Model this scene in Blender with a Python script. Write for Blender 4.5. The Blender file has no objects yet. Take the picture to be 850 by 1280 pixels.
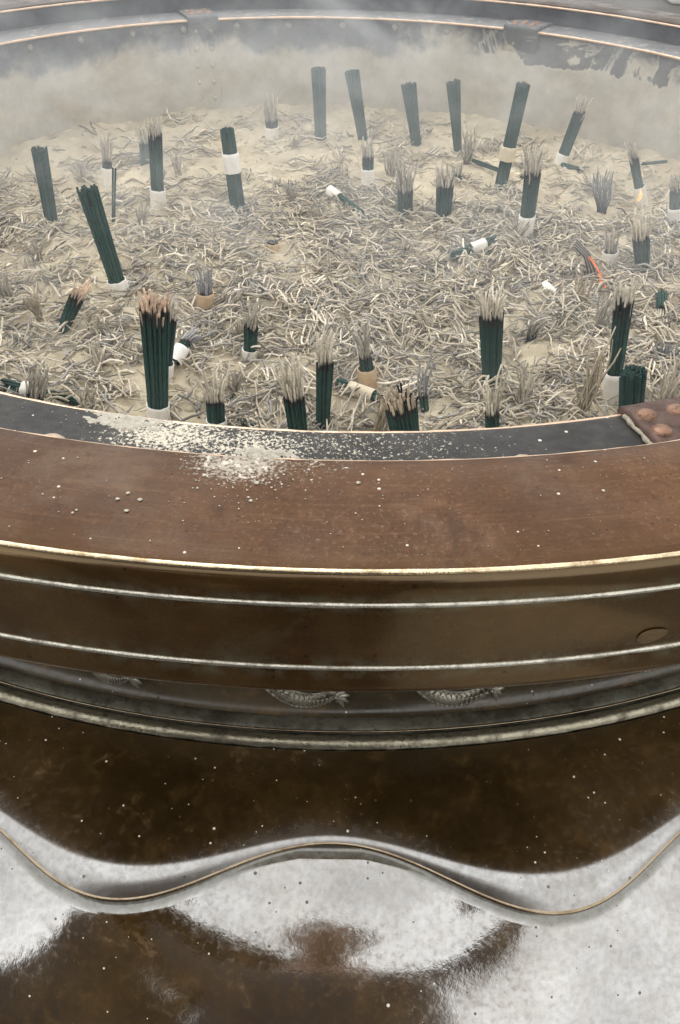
import bpy, math, random
import numpy as np
from mathutils import Vector, Matrix, noise

PI = math.pi
rng = np.random.default_rng(7)
random.seed(7)
SC = bpy.context.scene
COL = SC.collection
CX, CY = -0.01, 1.151          # axis of the burner; z = 0 is the top of its rim
GROUND = -1.2
SAND = -0.205
AX = Vector((CX, CY, GROUND))


ORI = {}                       # world origin of every built object, by name


# ------------------------------------------------------------------ helpers
def P3(th, r, z):
    """point on the burner: angle in degrees (0 = front, + = right), radius, height"""
    a = math.radians(th)
    return (CX + r * math.sin(a), CY - r * math.cos(a), z)


class MB:
    """collects vertices, faces, colours; build() links them as one mesh object"""
    def __init__(self):
        self.v, self.f, self.c, self.n = [], [], [], 0

    def add(self, verts, faces, cols=None):
        verts = np.asarray(verts, dtype=float).reshape(-1, 3)
        self.v.append(verts)
        self.f.append((self.n, faces))
        if cols is None:
            cols = np.full((len(verts), 3), 0.5)
        cols = np.asarray(cols, dtype=float)
        if cols.ndim == 1:
            cols = np.tile(cols, (len(verts), 1))
        self.c.append(cols)
        self.n += len(verts)

    def tube(self, pts, rad, sides=6, col=None, caps=True, flat=None):
        pts = np.asarray(pts, float)
        k = len(pts)
        rad = np.broadcast_to(np.asarray(rad, float), (k,))
        t = np.gradient(pts, axis=0)
        t /= np.linalg.norm(t, axis=1)[:, None] + 1e-12
        ref = np.array([0.31, 0.17, 0.93]) if abs(t[0] @ np.array([0.31, 0.17, 0.93])) < .8 else np.array([1., 0.1, 0.05])
        u = np.cross(t, ref); u /= np.linalg.norm(u, axis=1)[:, None] + 1e-12
        w = np.cross(t, u)
        a = np.arange(sides) * 2 * PI / sides
        ring = pts[:, None, :] + rad[:, None, None] * (np.cos(a)[None, :, None] * u[:, None, :] + np.sin(a)[None, :, None] * w[:, None, :])
        faces = []
        for i in range(k - 1):
            for j in range(sides):
                j2 = (j + 1) % sides
                faces.append((i * sides + j, i * sides + j2, (i + 1) * sides + j2, (i + 1) * sides + j))
        if caps:
            faces.append(tuple(range(sides - 1, -1, -1)))
            faces.append(tuple((k - 1) * sides + j for j in range(sides)))
        c = None
        if col is not None:
            col = np.asarray(col, float)
            c = np.repeat(col, sides, axis=0) if col.ndim == 2 else col
        self.add(ring.reshape(-1, 3), faces, c)

    def box(self, lo, hi):
        x0, y0, z0 = lo; x1, y1, z1 = hi
        v = [(x0, y0, z0), (x1, y0, z0), (x1, y1, z0), (x0, y1, z0), (x0, y0, z1), (x1, y0, z1), (x1, y1, z1), (x0, y1, z1)]
        self.add(v, [(0, 3, 2, 1), (4, 5, 6, 7), (0, 1, 5, 4), (1, 2, 6, 5), (2, 3, 7, 6), (3, 0, 4, 7)])

    def build(self, name, mat, parent=None, smooth=True, origin=None):
        o0 = ORI[parent.name] if parent is not None else np.array(origin if origin is not None else (0, 0, 0), float)
        v = np.concatenate(self.v) - o0
        faces = []
        for off, fs in self.f:
            if isinstance(fs, np.ndarray):
                faces.extend((fs + off).tolist())
            else:
                faces.extend([tuple(i + off for i in q) for q in fs])
        me = bpy.data.meshes.new(name)
        me.from_pydata(v.tolist(), [], faces)
        at = me.color_attributes.new('Col', 'FLOAT_COLOR', 'POINT')
        c = np.concatenate(self.c)
        at.data.foreach_set('color', np.hstack([c, np.ones((len(c), 1))]).astype(np.float32).ravel())
        if smooth:
            me.polygons.foreach_set('use_smooth', [True] * len(me.polygons))
        me.update()
        me.materials.append(mat)
        o = bpy.data.objects.new(name, me)
        COL.objects.link(o)
        if parent is not None:
            o.parent = parent
        else:
            o.location = o0
        ORI[o.name] = o0
        return o


def thing(name, loc, label, cat, group=None):
    o = bpy.data.objects.new(name, None)
    o.empty_display_size = 0.02
    COL.objects.link(o)
    o.location = loc
    o['label'] = label; o['category'] = cat
    if group: o['group'] = group
    ORI[o.name] = np.array(loc, float)
    return o


def tag(o, label=None, cat=None, group=None, kind=None):
    if label: o['label'] = label
    if cat: o['category'] = cat
    if group: o['group'] = group
    if kind: o['kind'] = kind
    return o


def lathe(mb, prof, t0=-180., t1=180., n=360, closed=True):
    prof = np.asarray(prof, float)
    k = len(prof)
    m = n if closed else n + 1
    th = np.radians(np.linspace(t0, t1, n + 1)[:m])
    X = CX + prof[None, :, 0] * np.sin(th)[:, None]
    Y = CY - prof[None, :, 0] * np.cos(th)[:, None]
    Z = np.broadcast_to(prof[None, :, 1], X.shape)
    v = np.stack([X, Y, Z], -1).reshape(-1, 3)
    i, j = np.meshgrid(np.arange(n), np.arange(k - 1), indexing='ij')
    i2 = (i + 1) % m if closed else i + 1
    f = np.stack([i * k + j, i * k + j + 1, i2 * k + j + 1, i2 * k + j], -1).reshape(-1, 4)
    mb.add(v, f)


def ring_tube(mb, r, z, rad, n=360, sides=10, wob=0.0):
    th = np.arange(n) * 2 * PI / n
    a = np.arange(sides) * 2 * PI / sides
    w = 1 + (rng.normal(0, wob, n) if wob else np.zeros(n))
    rr = r + rad * w[:, None] * np.cos(a)[None, :]
    zz = z + rad * w[:, None] * np.sin(a)[None, :]
    v = np.stack([CX + rr * np.sin(th)[:, None], CY - rr * np.cos(th)[:, None], zz], -1).reshape(-1, 3)
    i, j = np.meshgrid(np.arange(n), np.arange(sides), indexing='ij')
    i2, j2 = (i + 1) % n, (j + 1) % sides
    mb.add(v, np.stack([i * sides + j, i2 * sides + j, i2 * sides + j2, i * sides + j2], -1).reshape(-1, 4))


def dome(mb, c, nrm, r, h, n=12, rings=5, col=None):
    """a rivet head: dome of radius r, height h, on a surface with normal nrm"""
    nrm = Vector(nrm).normalized(); u = nrm.orthogonal().normalized(); w = nrm.cross(u); c = Vector(c)
    v = []; f = []
    prof = [(1.12, -0.1), (1.1, 0.08), (1.0, 0.16)] + [(math.cos(a), 0.16 + 0.84 * math.sin(a)) for a in np.linspace(0.15, PI / 2 - .12, rings)]
    for pr, ph in prof:
        for j in range(n):
            a = 2 * PI * j / n
            v.append(c + u * (r * pr * math.cos(a)) + w * (r * pr * math.sin(a)) + nrm * (h * ph))
    k = len(prof)
    for i in range(k - 1):
        for j in range(n):
            f.append((i * n + j, i * n + (j + 1) % n, (i + 1) * n + (j + 1) % n, (i + 1) * n + j))
    f.append(tuple((k - 1) * n + j for j in range(n)))
    mb.add([tuple(x) for x in v], f, col)


# ------------------------------------------------------------------ materials
class NT:
    def __init__(self, name):
        self.m = bpy.data.materials.new(name); self.m.use_nodes = True
        self.t = self.m.node_tree; self.t.nodes.clear()
        self.out = self.t.nodes.new('ShaderNodeOutputMaterial')
        self.co = self.t.nodes.new('ShaderNodeTexCoord').outputs['Object']

    def n(self, typ, **kw):
        nd = self.t.nodes.new(typ)
        for k, v in kw.items():
            if k.startswith('_'): setattr(nd, k[1:], v)
            else: self.set(nd.inputs[k.replace('__', ' ')], v)
        return nd

    def set(self, sock, v):
        if isinstance(v, bpy.types.NodeSocket): self.t.links.new(v, sock)
        elif hasattr(sock.default_value, '__len__') and not hasattr(v, '__len__'): sock.default_value = [v] * len(sock.default_value)
        elif hasattr(v, '__len__') and len(sock.default_value) == 4 and len(v) == 3: sock.default_value = (*v, 1)
        else: sock.default_value = v

    def noise(self, scale, detail=5, rough=.6, dist=0., vec=None):
        nd = self.n('ShaderNodeTexNoise', Scale=scale, Detail=detail, Roughness=rough, Distortion=dist)
        self.t.links.new(vec if vec is not None else self.co, nd.inputs['Vector'])
        return nd.outputs['Fac']

    def ramp(self, fac, a, b, lo=0., hi=1.):
        nd = self.n('ShaderNodeMapRange'); nd.interpolation_type = 'SMOOTHSTEP'
        for k, v in (('Value', fac), ('From Min', a), ('From Max', b), ('To Min', lo), ('To Max', hi)): self.set(nd.inputs[k], v)
        return nd.outputs['Result']

    def math(self, op, a, b=0., c=None, clamp=False):
        nd = self.t.nodes.new('ShaderNodeMath'); nd.operation = op; nd.use_clamp = clamp
        self.set(nd.inputs[0], a); self.set(nd.inputs[1], b)
        if c is not None: self.set(nd.inputs[2], c)
        return nd.outputs[0]

    def mix(self, fac, a, b, blend='MIX'):
        nd = self.t.nodes.new('ShaderNodeMix'); nd.data_type = 'RGBA'; nd.blend_type = blend
        self.set(nd.inputs['Factor'], fac); self.set(nd.inputs['A'], a); self.set(nd.inputs['B'], b)
        # sockets by name collide between data types: pick the colour ones
        return nd

    def cmix(self, fac, a, b, blend='MIX'):
        nd = self.t.nodes.new('ShaderNodeMix'); nd.data_type = 'RGBA'; nd.blend_type = blend
        self.set(nd.inputs[0], fac); self.set(nd.inputs[6], a); self.set(nd.inputs[7], b)
        return nd.outputs[2]

    def vor(self, scale, rnd=1., vec=None):
        nd = self.n('ShaderNodeTexVoronoi', Scale=scale, Randomness=rnd)
        self.t.links.new(vec if vec is not None else self.co, nd.inputs['Vector'])
        return nd.outputs['Distance'], nd.outputs['Color']

    def specks(self, scale, size, keep, vec=None):
        """mask of scattered specks: share `keep` of the voronoi cells carry one"""
        d, c = self.vor(scale, vec=vec)
        sx = self.t.nodes.new('ShaderNodeSeparateColor'); self.t.links.new(c, sx.inputs[0])
        on = self.math('LESS_THAN', sx.outputs[0], keep)
        sz = self.math('MULTIPLY', self.math('ADD', self.math('MULTIPLY', sx.outputs[1], .8), .35), size)
        inside = self.math('LESS_THAN', d, sz)
        return self.math('MULTIPLY', on, inside)

    def bump(self, h, strength, dist=0.002, nrm=None):
        nd = self.n('ShaderNodeBump', Strength=strength, Distance=dist, Height=h)
        if nrm is not None: self.t.links.new(nrm, nd.inputs['Normal'])
        return nd.outputs[0]

    def xyz(self):
        s = self.t.nodes.new('ShaderNodeSeparateXYZ'); self.t.links.new(self.co, s.inputs[0]); return s.outputs

    def bsdf(self, **kw):
        nd = self.n('ShaderNodeBsdfPrincipled')
        for k, v in kw.items(): self.set(nd.inputs[k.replace('__', ' ')], v)
        return nd.outputs[0]

    def shader(self, s, vol=False):
        self.t.links.new(s, self.out.inputs['Volume' if vol else 'Surface']); return self.m

    def mixs(self, fac, a, b):
        nd = self.t.nodes.new('ShaderNodeMixShader'); self.set(nd.inputs[0], fac)
        self.t.links.new(a, nd.inputs[1]); self.t.links.new(b, nd.inputs[2]); return nd.outputs[0]


def blob(g, x, y, rx, ry):
    """soft radial falloff 1..0 around a local x,y point"""
    X, Y, _ = g.xyz()
    dx = g.math('DIVIDE', g.math('SUBTRACT', X, x), rx); dy = g.math('DIVIDE', g.math('SUBTRACT', Y, y), ry)
    d = g.math('SQRT', g.math('ADD', g.math('MULTIPLY', dx, dx), g.math('MULTIPLY', dy, dy)))
    return g.ramp(d, 0., 1., 1., 0.)


ASH = (.62, .56, .43)


def m_bronze_glossy(name, refl=.60, tint=(.735, .745, .75), rough=.075, dark=(.060, .030, .005), lite=(.150, .082, .018), dust=0., edge=False, roll=0.):
    g = NT(name)
    n1 = g.noise(9, 6, .65); n2 = g.noise(55, 6, .7, .4); n3 = g.noise(260, 3, .6); n4 = g.noise(24, 5, .7, .8)
    c = g.cmix(g.ramp(n1, .32, .7), dark, lite)
    c = g.cmix(g.ramp(n2, .5, .75, 0, .6), c, (.21, .12, .040))
    stain = g.math('MULTIPLY', g.ramp(n4, .60, .68), g.ramp(n2, .40, .60))
    c = g.cmix(g.math('MULTIPLY', stain, .6), c, (.26, .17, .09))
    fac = g.math('MULTIPLY', g.ramp(n2, .28, .75, 1.05, .88), refl)
    fac = g.math('MULTIPLY', fac, g.ramp(n3, .35, .75, 1.06, .86))
    fac = g.math('MULTIPLY', fac, g.ramp(stain, 0, 1, 1, .72))
    fac = g.math('MULTIPLY', fac, g.ramp(g.noise(130, 5, .75, .5), .38, .66, 1.04, .92))
    fac = g.math('MULTIPLY', fac, g.ramp(g.noise(14, 4, .6), .35, .65, 1.05, .90))
    rg = g.math('ADD', g.ramp(n1, .3, .75, rough * .7, rough * 1.7), g.ramp(n3, .45, .8, 0, .12))
    if roll:            # the rubbed edge is duller than the flat
        at0 = g.t.nodes.new('ShaderNodeVertexColor'); at0.layer_name = 'Col'
        s0 = g.t.nodes.new('ShaderNodeSeparateColor'); g.t.links.new(at0.outputs[0], s0.inputs[0])
        rg = g.math('ADD', rg, g.ramp(s0.outputs[0], .15, .95, 0, roll))
    hh = g.math('ADD', g.math('MULTIPLY', n2, .35), g.math('MULTIPLY', n3, .45))
    bp = g.bump(hh, .09, .0012)
    gl = g.n('ShaderNodeBsdfAnisotropic', Color=tint, Roughness=rg); g.t.links.new(bp, gl.inputs['Normal'])
    df = g.n('ShaderNodeBsdfDiffuse', Color=c); g.t.links.new(bp, df.inputs['Normal'])
    s = g.mixs(fac, df.outputs[0], gl.outputs[0])
    pit = g.math('MAXIMUM', g.math('MULTIPLY', g.specks(210, .20, .10), .8), g.math('MULTIPLY', g.specks(110, .13, .10), .7))
    s = g.mixs(pit, s, g.n('ShaderNodeBsdfDiffuse', Color=(.085, .06, .03)).outputs[0])
    if dust:
        s = g.mixs(g.ramp(g.noise(22, 6, .7), .35, .8, dust * .4, dust), s, g.n('ShaderNodeBsdfDiffuse', Color=(.27, .255, .215)).outputs[0])
    if edge:            # dull grey band, darkest at the petal edge; mesh carries the distance
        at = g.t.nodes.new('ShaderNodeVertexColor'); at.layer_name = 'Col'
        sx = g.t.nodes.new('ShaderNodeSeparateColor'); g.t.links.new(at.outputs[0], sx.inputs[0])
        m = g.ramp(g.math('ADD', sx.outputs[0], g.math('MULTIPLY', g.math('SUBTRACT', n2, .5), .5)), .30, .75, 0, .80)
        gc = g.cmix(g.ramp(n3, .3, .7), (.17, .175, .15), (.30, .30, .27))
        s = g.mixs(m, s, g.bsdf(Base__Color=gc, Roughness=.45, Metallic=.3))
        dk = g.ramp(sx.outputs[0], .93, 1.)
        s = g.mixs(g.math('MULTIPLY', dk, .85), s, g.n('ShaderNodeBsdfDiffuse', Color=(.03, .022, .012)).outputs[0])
    sp = g.math('MAXIMUM', g.specks(150, .14, .045), g.specks(280, .2, .05))
    s = g.mixs(sp, s, g.n('ShaderNodeBsdfDiffuse', Color=(.8, .77, .68)).outputs[0])
    return g.shader(s)


def m_rim_top():
    g = NT('rim_bronze_brown')
    n1 = g.noise(7, 6, .6); n2 = g.noise(45, 6, .7); n3 = g.noise(330, 3, .7)
    c = g.cmix(g.ramp(n1, .3, .7), (.078, .034, .013), (.122, .057, .024))
    c = g.cmix(g.ramp(n2, .45, .8, 0, .7), c, (.195, .105, .057))
    c = g.cmix(g.ramp(n3, .52, .75, 0, .55), c, (.26, .16, .10))
    c = g.cmix(g.math('MULTIPLY', g.specks(330, .28, .25), .75), c, (.045, .02, .010))
    c = g.cmix(g.math('MULTIPLY', g.ramp(g.noise(110, 4, .75, .5), .64, .72), .55), c, (.055, .024, .010))
    c = g.cmix(g.ramp(g.noise(5.5, 5, .65), .44, .62, 0, .6), c, (.055, .026, .012))
    # darker patina along the inner and outer margins
    X, Y, Z = g.xyz()
    r = g.math('SQRT', g.math('ADD', g.math('MULTIPLY', X, X), g.math('MULTIPLY', Y, Y)))
    c = g.cmix(g.math('MULTIPLY', g.ramp(r, .769, .781, .55, 0), g.ramp(n2, .3, .6)), c, (.05, .023, .012))
    c = g.cmix(g.ramp(r, .835, .858, 0, .45), c, (.11, .058, .024))
    c = g.cmix(g.ramp(Y, .0, .5, 0, .82), c, (.045, .036, .032))     # far side darkened in colour, as a dark grazing reflection
    c = g.cmix(g.ramp(g.noise(13, 6, .7, .5), .50, .70, 0, .42), c, (.185, .125, .085))
    c = g.cmix(g.ramp(g.noise(26, 6, .72, .8), .56, .66, 0, .5), c, (.05, .024, .012))
    # water-drop rings
    d, vc = g.vor(26)
    sx = g.t.nodes.new('ShaderNodeSeparateColor'); g.t.links.new(vc, sx.inputs[0])
    d = g.math('ADD', d, g.math('MULTIPLY', g.math('SUBTRACT', g.noise(60, 3), .5), .10))
    ringm = g.math('MULTIPLY', g.math('MULTIPLY', g.ramp(d, .125, .145), g.ramp(d, .150, .170, 1, 0)), g.math('LESS_THAN', sx.outputs[0], .16))
    c = g.cmix(g.math('MULTIPLY', g.math('MULTIPLY', ringm, g.ramp(n2, .35, .6)), .6), c, (.40, .32, .22))
    # wiped streaks and fine scratches running round the rim
    th = g.math('ARCTAN2', X, g.math('MULTIPLY', Y, -1.))
    pv = g.n('ShaderNodeCombineXYZ'); g.set(pv.inputs[0], g.math('MULTIPLY', th, 2.2)); g.set(pv.inputs[1], g.math('MULTIPLY', r, 60.))
    st = g.noise(3.5, 5, .7, .3, pv.outputs[0])
    c = g.cmix(g.ramp(st, .50, .76, 0, .26), c, (.23, .125, .062))
    c = g.cmix(g.ramp(st, .47, .30, 0, .30), c, (.055, .024, .010))
    pv2 = g.n('ShaderNodeCombineXYZ'); g.set(pv2.inputs[0], g.math('MULTIPLY', th, 9.)); g.set(pv2.inputs[1], g.math('MULTIPLY', r, 900.))
    sc = g.noise(3., 2, .5, .6, pv2.outputs[0])
    c = g.cmix(g.ramp(sc, .68, .74, 0, .35), c, (.34, .24, .16))
    # spilled ash
    sp = blob(g, -.045, -.776, .055, .034)
    sp = g.math('MULTIPLY', sp, .85)
    sp = g.math('MAXIMUM', sp, g.math('MULTIPLY', blob(g, -.020, -.745, .085, .085), .62))
    fine = g.noise(420, 3, .7); crumbs = g.noise(150, 3, .65)
    pw = g.math('MULTIPLY', g.ramp(g.math('ADD', g.math('MULTIPLY', fine, .9), g.math('MULTIPLY', sp, .42)), .62, .80), g.ramp(sp, 0, .3))
    cr = g.math('MULTIPLY', g.ramp(g.math('ADD', crumbs, g.math('MULTIPLY', sp, .29)), .73, .79), g.ramp(sp, .05, .2))
    ash = g.math('MAXIMUM', g.math('MULTIPLY', pw, .62), cr)
    few = g.specks(230, .20, .05)
    ash = g.math('MAXIMUM', ash, few)
    c = g.cmix(ash, c, (.62, .575, .49))
    rg = g.ramp(n2, .3, .7, .36, .52)
    rg = g.math('MAXIMUM', g.math('ADD', rg, g.ramp(g.noise(16, 5, .7), .4, .65, -.10, .12)), ash)
    h = g.math('ADD', g.math('ADD', g.math('MULTIPLY', n2, .4), g.math('MULTIPLY', n3, .5)), ash)
    s = g.bsdf(Base__Color=c, Roughness=rg, Metallic=.0, Specular__IOR__Level=.16, Normal=g.bump(h, .40, .0018))
    g.t.nodes[-1]
    return g.shader(s)


def m_band():
    g = NT('rim_band_bronze')
    n1 = g.noise(8, 6, .65); n2 = g.noise(70, 5, .7); n3 = g.noise(300, 3, .6)
    c = g.cmix(g.ramp(n1, .35, .68), (.070, .033, .007), (.140, .070, .017))
    c = g.cmix(g.ramp(n3, .55, .75, 0, .5), c, (.19, .115, .045))
    c = g.cmix(g.ramp(g.noise(3.0, 4, .6), .40, .62, 0, .65), c, (.040, .021, .007))
    c = g.cmix(g.ramp(g.noise(20, 5, .7, .6), .55, .72, 0, .5), c, (.12, .10, .055))
    # greenish grime next to the beads
    X, Y, Z = g.xyz()
    z = g.math('ADD', Z, GROUND)
    gr = g.math('MAXIMUM', g.ramp(g.math('ABSOLUTE', g.math('ADD', z, .070)), .002, .012, 1, 0), g.ramp(g.math('ABSOLUTE', g.math('ADD', z, .022)), .002, .008, 1, 0))
    gr = g.math('MULTIPLY', gr, g.ramp(n2, .40, .65))
    c = g.cmix(g.math('MULTIPLY', gr, .75), c, (.13, .125, .085))
    c = g.cmix(g.specks(170, .22, .10), c, (.02, .01, .004))
    s = g.bsdf(Base__Color=c, Roughness=g.ramp(n2, .3, .7, .2, .34), Metallic=.40, Normal=g.bump(g.math('ADD', n2, n3), .10, .0012))
    gl = g.n('ShaderNodeBsdfAnisotropic', Color=(.50, .38, .22), Roughness=.14)
    s = g.mixs(.14, s, gl.outputs[0])
    sp = g.specks(90, .09, .04)
    s = g.mixs(sp, s, g.n('ShaderNodeBsdfDiffuse', Color=(.7, .66, .55)).outputs[0])
    return g.shader(s)


def m_metal(name, col, rough=.25, met=1., dirt=(.08, .06, .04), dirtfac=.5, bump=.2, scale=60):
    g = NT(name)
    n1 = g.noise(scale, 5, .7); n2 = g.noise(scale * 5, 3, .6)
    c = g.cmix(g.math('MULTIPLY', g.ramp(n1, .45, .72), dirtfac), col, dirt)
    s = g.bsdf(Base__Color=c, Roughness=g.ramp(n1, .3, .75, rough * .8, rough * 1.8), Metallic=met, Normal=g.bump(g.math('ADD', n1, n2), bump, .0012))
    return g.shader(s)


def m_molding():
    g = NT('dusty_green_bronze')
    n1 = g.noise(25, 6, .7); n2 = g.noise(140, 4, .7)
    c = g.cmix(g.ramp(n1, .35, .65), (.060, .055, .038), (.18, .175, .135))
    c = g.cmix(g.ramp(n2, .5, .72, 0, .8), c, (.035, .028, .015))
    s = g.bsdf(Base__Color=c, Roughness=g.ramp(n2, .3, .7, .3, .55), Metallic=.45, Normal=g.bump(g.math('ADD', n1, n2), .3, .002))
    return g.shader(s)


def m_flange():
    g = NT('blackened_iron_flange')
    n1 = g.noise(18, 6, .7); n2 = g.noise(130, 5, .7); n3 = g.noise(500, 2, .6)
    c = g.cmix(g.ramp(n1, .35, .7), (.014, .0135, .013), (.038, .037, .036))
    X, Y, Z = g.xyz()
    c = g.cmix(g.ramp(Y, -.1, .4), c, (.17, .175, .185))  # far half paled in colour, in place of grazing sky reflection
    sp = g.math('MULTIPLY', blob(g, -.098, -.703, .085, .050), .84)
    sp = g.math('MAXIMUM', sp, g.math('MULTIPLY', blob(g, -.048, -.716, .085, .05), .72))
    sp = g.math('MAXIMUM', sp, g.math('MULTIPLY', blob(g, .0, -.71, .20, .06), .42))
    fine = g.noise(450, 3, .75)
    pw = g.math('MULTIPLY', g.ramp(g.math('ADD', fine, g.math('MULTIPLY', sp, .36)), .70, .78), g.ramp(sp, 0, .15))
    far = g.math('MULTIPLY', g.ramp(Y, 0, .4), g.ramp(g.noise(55, 5, .7), .56, .66))
    pw = g.math('MAXIMUM', pw, g.math('MULTIPLY', far, .6))
    pw = g.math('MAXIMUM', pw, g.math('MAXIMUM', g.specks(160, .22, .08), g.specks(60, .10, .10)))
    c = g.cmix(g.math('MULTIPLY', g.ramp(g.noise(38, 5, .7), .45, .7), .4), c, (.06, .055, .048))
    c = g.cmix(pw, c, (.62, .575, .48))
    s = g.bsdf(Base__Color=c, Roughness=g.math('MAXIMUM', g.ramp(n2, .3, .7, .33, .55), g.math('MULTIPLY', pw, .9)), Metallic=.0, Specular__IOR__Level=.28, Normal=g.bump(g.math('ADD', n2, pw), .3, .0015))
    return g.shader(s)


def m_wall():
    g = NT('ash_caked_iron_wall')
    X, Y, Z = g.xyz()
    z = g.math('ADD', Z, GROUND)
    n1 = g.noise(5, 6, .62, .6); n2 = g.noise(28, 6, .7); n3 = g.noise(160, 4, .7)
    iron = g.cmix(g.ramp(n2, .35, .7), (.075, .080, .092), (.17, .17, .175))
    iron = g.cmix(g.ramp(g.noise(14, 5, .7), .58, .70), iron, (.05, .045, .042))
    ashc = g.cmix(g.ramp(n2, .3, .75), (.40, .37, .315), (.55, .515, .44))
    edge = g.math('ADD', z, g.math('MULTIPLY', g.math('SUBTRACT', n1, .5), .16))
    # the right-hand far wall is bare and flaking further down
    edge = g.math('ADD', edge, g.math('MULTIPLY', g.ramp(X, .12, .55), -.03))
    edge = g.math('ADD', edge, g.math('MULTIPLY', g.math('SUBTRACT', g.noise(17, 5, .65), .5), .05))
    a = g.ramp(edge, -.062, -.092)
    # bare flaking patches with pale edges on the right-hand far wall
    zone = g.math('MULTIPLY', g.ramp(X, .12, .28), g.ramp(z, -.125, -.075))
    pn = g.math('ADD', g.noise(8.5, 6, .62, .9), g.math('MULTIPLY', g.math('SUBTRACT', zone, 1.), .5))
    bare = g.ramp(pn, .445, .49)
    lipm = g.math('MULTIPLY', g.ramp(pn, .425, .455), g.ramp(pn, .458, .470, 1, 0))
    a = g.math('MULTIPLY', a, g.math('SUBTRACT', 1., g.math('MULTIPLY', bare, .85)))
    a = g.math('MAXIMUM', a, g.math('MULTIPLY', g.ramp(n2, .55, .7), .35))
    c = g.cmix(a, iron, ashc)
    c = g.cmix(g.math('MULTIPLY', lipm, .45), c, (.60, .57, .50))
    c = g.cmix(g.math('MULTIPLY', bare, .25), c, (.07, .066, .066))
    c = g.cmix(g.math('MULTIPLY', g.ramp(n3, .58, .75), .3), c, (.12, .10, .085))
    s = g.bsdf(Base__Color=c, Roughness=.75, Normal=g.bump(g.math('ADD', g.math('MULTIPLY', n2, 1.), g.math('ADD', g.math('MULTIPLY', a, .8), g.math('MULTIPLY', n3, .3))), .5, .005))
    return g.shader(s)


def m_sand():
    g = NT('ash_sand')
    n1 = g.noise(12, 6, .65); n2 = g.noise(90, 5, .7); n3 = g.noise(520, 3, .7)
    c = g.cmix(g.ramp(n1, .35, .68), (.46, .40, .29), (.68, .605, .46))
    c = g.cmix(g.ramp(n2, .5, .8, 0, .6), c, (.34, .31, .25))
    c = g.cmix(g.ramp(n3, .5, .8, 0, .35), c, (.60, .55, .44))
    c = g.cmix(g.specks(110, .2, .08), c, (.08, .07, .06))
    s = g.bsdf(Base__Color=c, Roughness=.95, Specular__IOR__Level=.1, Normal=g.bump(g.math('ADD', g.math('MULTIPLY', n2, 1.), g.math('MULTIPLY', n3, .4)), .7, .004))
    return g.shader(s)


def m_attr(name, rough=.8, nscale=200, namp=.35, spec=.25):
    g = NT(name)
    at = g.t.nodes.new('ShaderNodeVertexColor'); at.layer_name = 'Col'
    n = g.noise(nscale, 4, .7)
    k = g.ramp(n, .25, .75, 1 - namp, 1 + namp)
    mul = g.n('ShaderNodeVectorMath'); mul.operation = 'SCALE'
    g.t.links.new(at.outputs[0], mul.inputs[0]); g.set(mul.inputs['Scale'], k)
    s = g.bsdf(Base__Color=mul.outputs[0], Roughness=rough, Specular__IOR__Level=spec, Normal=g.bump(n, .3, .0008))
    return g.shader(s)


def m_paper(name, col, edge):
    g = NT(name)
    n = g.noise(90, 4, .6)
    c = g.cmix(g.ramp(n, .35, .75, 0, .6), col, edge)
    return g.shader(g.bsdf(Base__Color=c, Roughness=.8, Specular__IOR__Level=.2, Normal=g.bump(n, .25, .001)))


def m_emit(name, c0, c1, strength):
    g = NT(name)
    c = g.cmix(g.ramp(g.noise(180, 3), .35, .65), c0, c1)
    e = g.n('ShaderNodeEmission', Color=c, Strength=strength)
    return g.shader(e.outputs[0])


def m_simple(name, c0, c1, scale=10, rough=.7, bump=.2, met=0.):
    g = NT(name)
    n = g.noise(scale, 6, .65)
    return g.shader(g.bsdf(Base__Color=g.cmix(g.ramp(n, .3, .7), c0, c1), Roughness=rough, Metallic=met, Normal=g.bump(n, bump, .01)))


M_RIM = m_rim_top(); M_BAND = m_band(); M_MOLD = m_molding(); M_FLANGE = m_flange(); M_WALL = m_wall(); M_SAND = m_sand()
M_PETAL = m_bronze_glossy('glossy_bronze_petals', roll=.18, rough=.11, dark=(.036, .021, .005), lite=(.105, .058, .016))
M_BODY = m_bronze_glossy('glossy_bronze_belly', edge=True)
M_NECK = m_bronze_glossy('dusty_bronze_neck', refl=.10, rough=.25, dark=(.030, .020, .008), lite=(.07, .050, .024), dust=.12)
M_RELIEF = m_metal('worn_relief_bronze', (.44, .41, .34), .32, .7, (.06, .05, .03), .7, .2, 260)
M_BRASS = m_metal('worn_bright_lip', (.90, .76, .52), .24, 1., (.22, .13, .06), .85, .35, 55)
M_BEAD = m_metal('worn_grey_bead', (.66, .64, .56), .30, .9, (.10, .085, .05), .7, .35, 120)
M_EDGE = m_metal('polished_petal_edge', (.42, .34, .24), .2, 1., (.16, .10, .05), .6, .15, 40)
M_RING = m_metal('worn_olive_bead', (.40, .37, .28), .30, .9, (.07, .060, .035), .85, .4, 75)
M_COPPER = m_metal('worn_copper', (.095, .055, .042), .48, .4, (.04, .028, .024), .85, .4, 60)
M_RIVET = m_metal('rubbed_copper_rivet', (.26, .15, .10), .40, .6, (.085, .05, .038), .8, .3, 160)
M_RIVET_ASH = m_metal('ashy_rivet', (.30, .28, .26), .6, .2, (.12, .12, .125), .7, .3, 160)
M_STICK = m_attr('green_incense', .72, 160, .3)
M_ASHSTICK = m_attr('ash_strands', .9, 260, .28, .12)
M_PAPER = m_paper('white_paper', (.90, .885, .84), (.74, .70, .62))
M_TAN = m_paper('scorched_tan_paper', (.62, .47, .32), (.42, .27, .15))
M_CREAM = m_paper('cream_paper', (.74, .66, .50), (.60, .50, .35))
M_CHAR = m_simple('charred_debris', (.012, .012, .013), (.06, .055, .05), 150, .85, .4)

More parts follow.
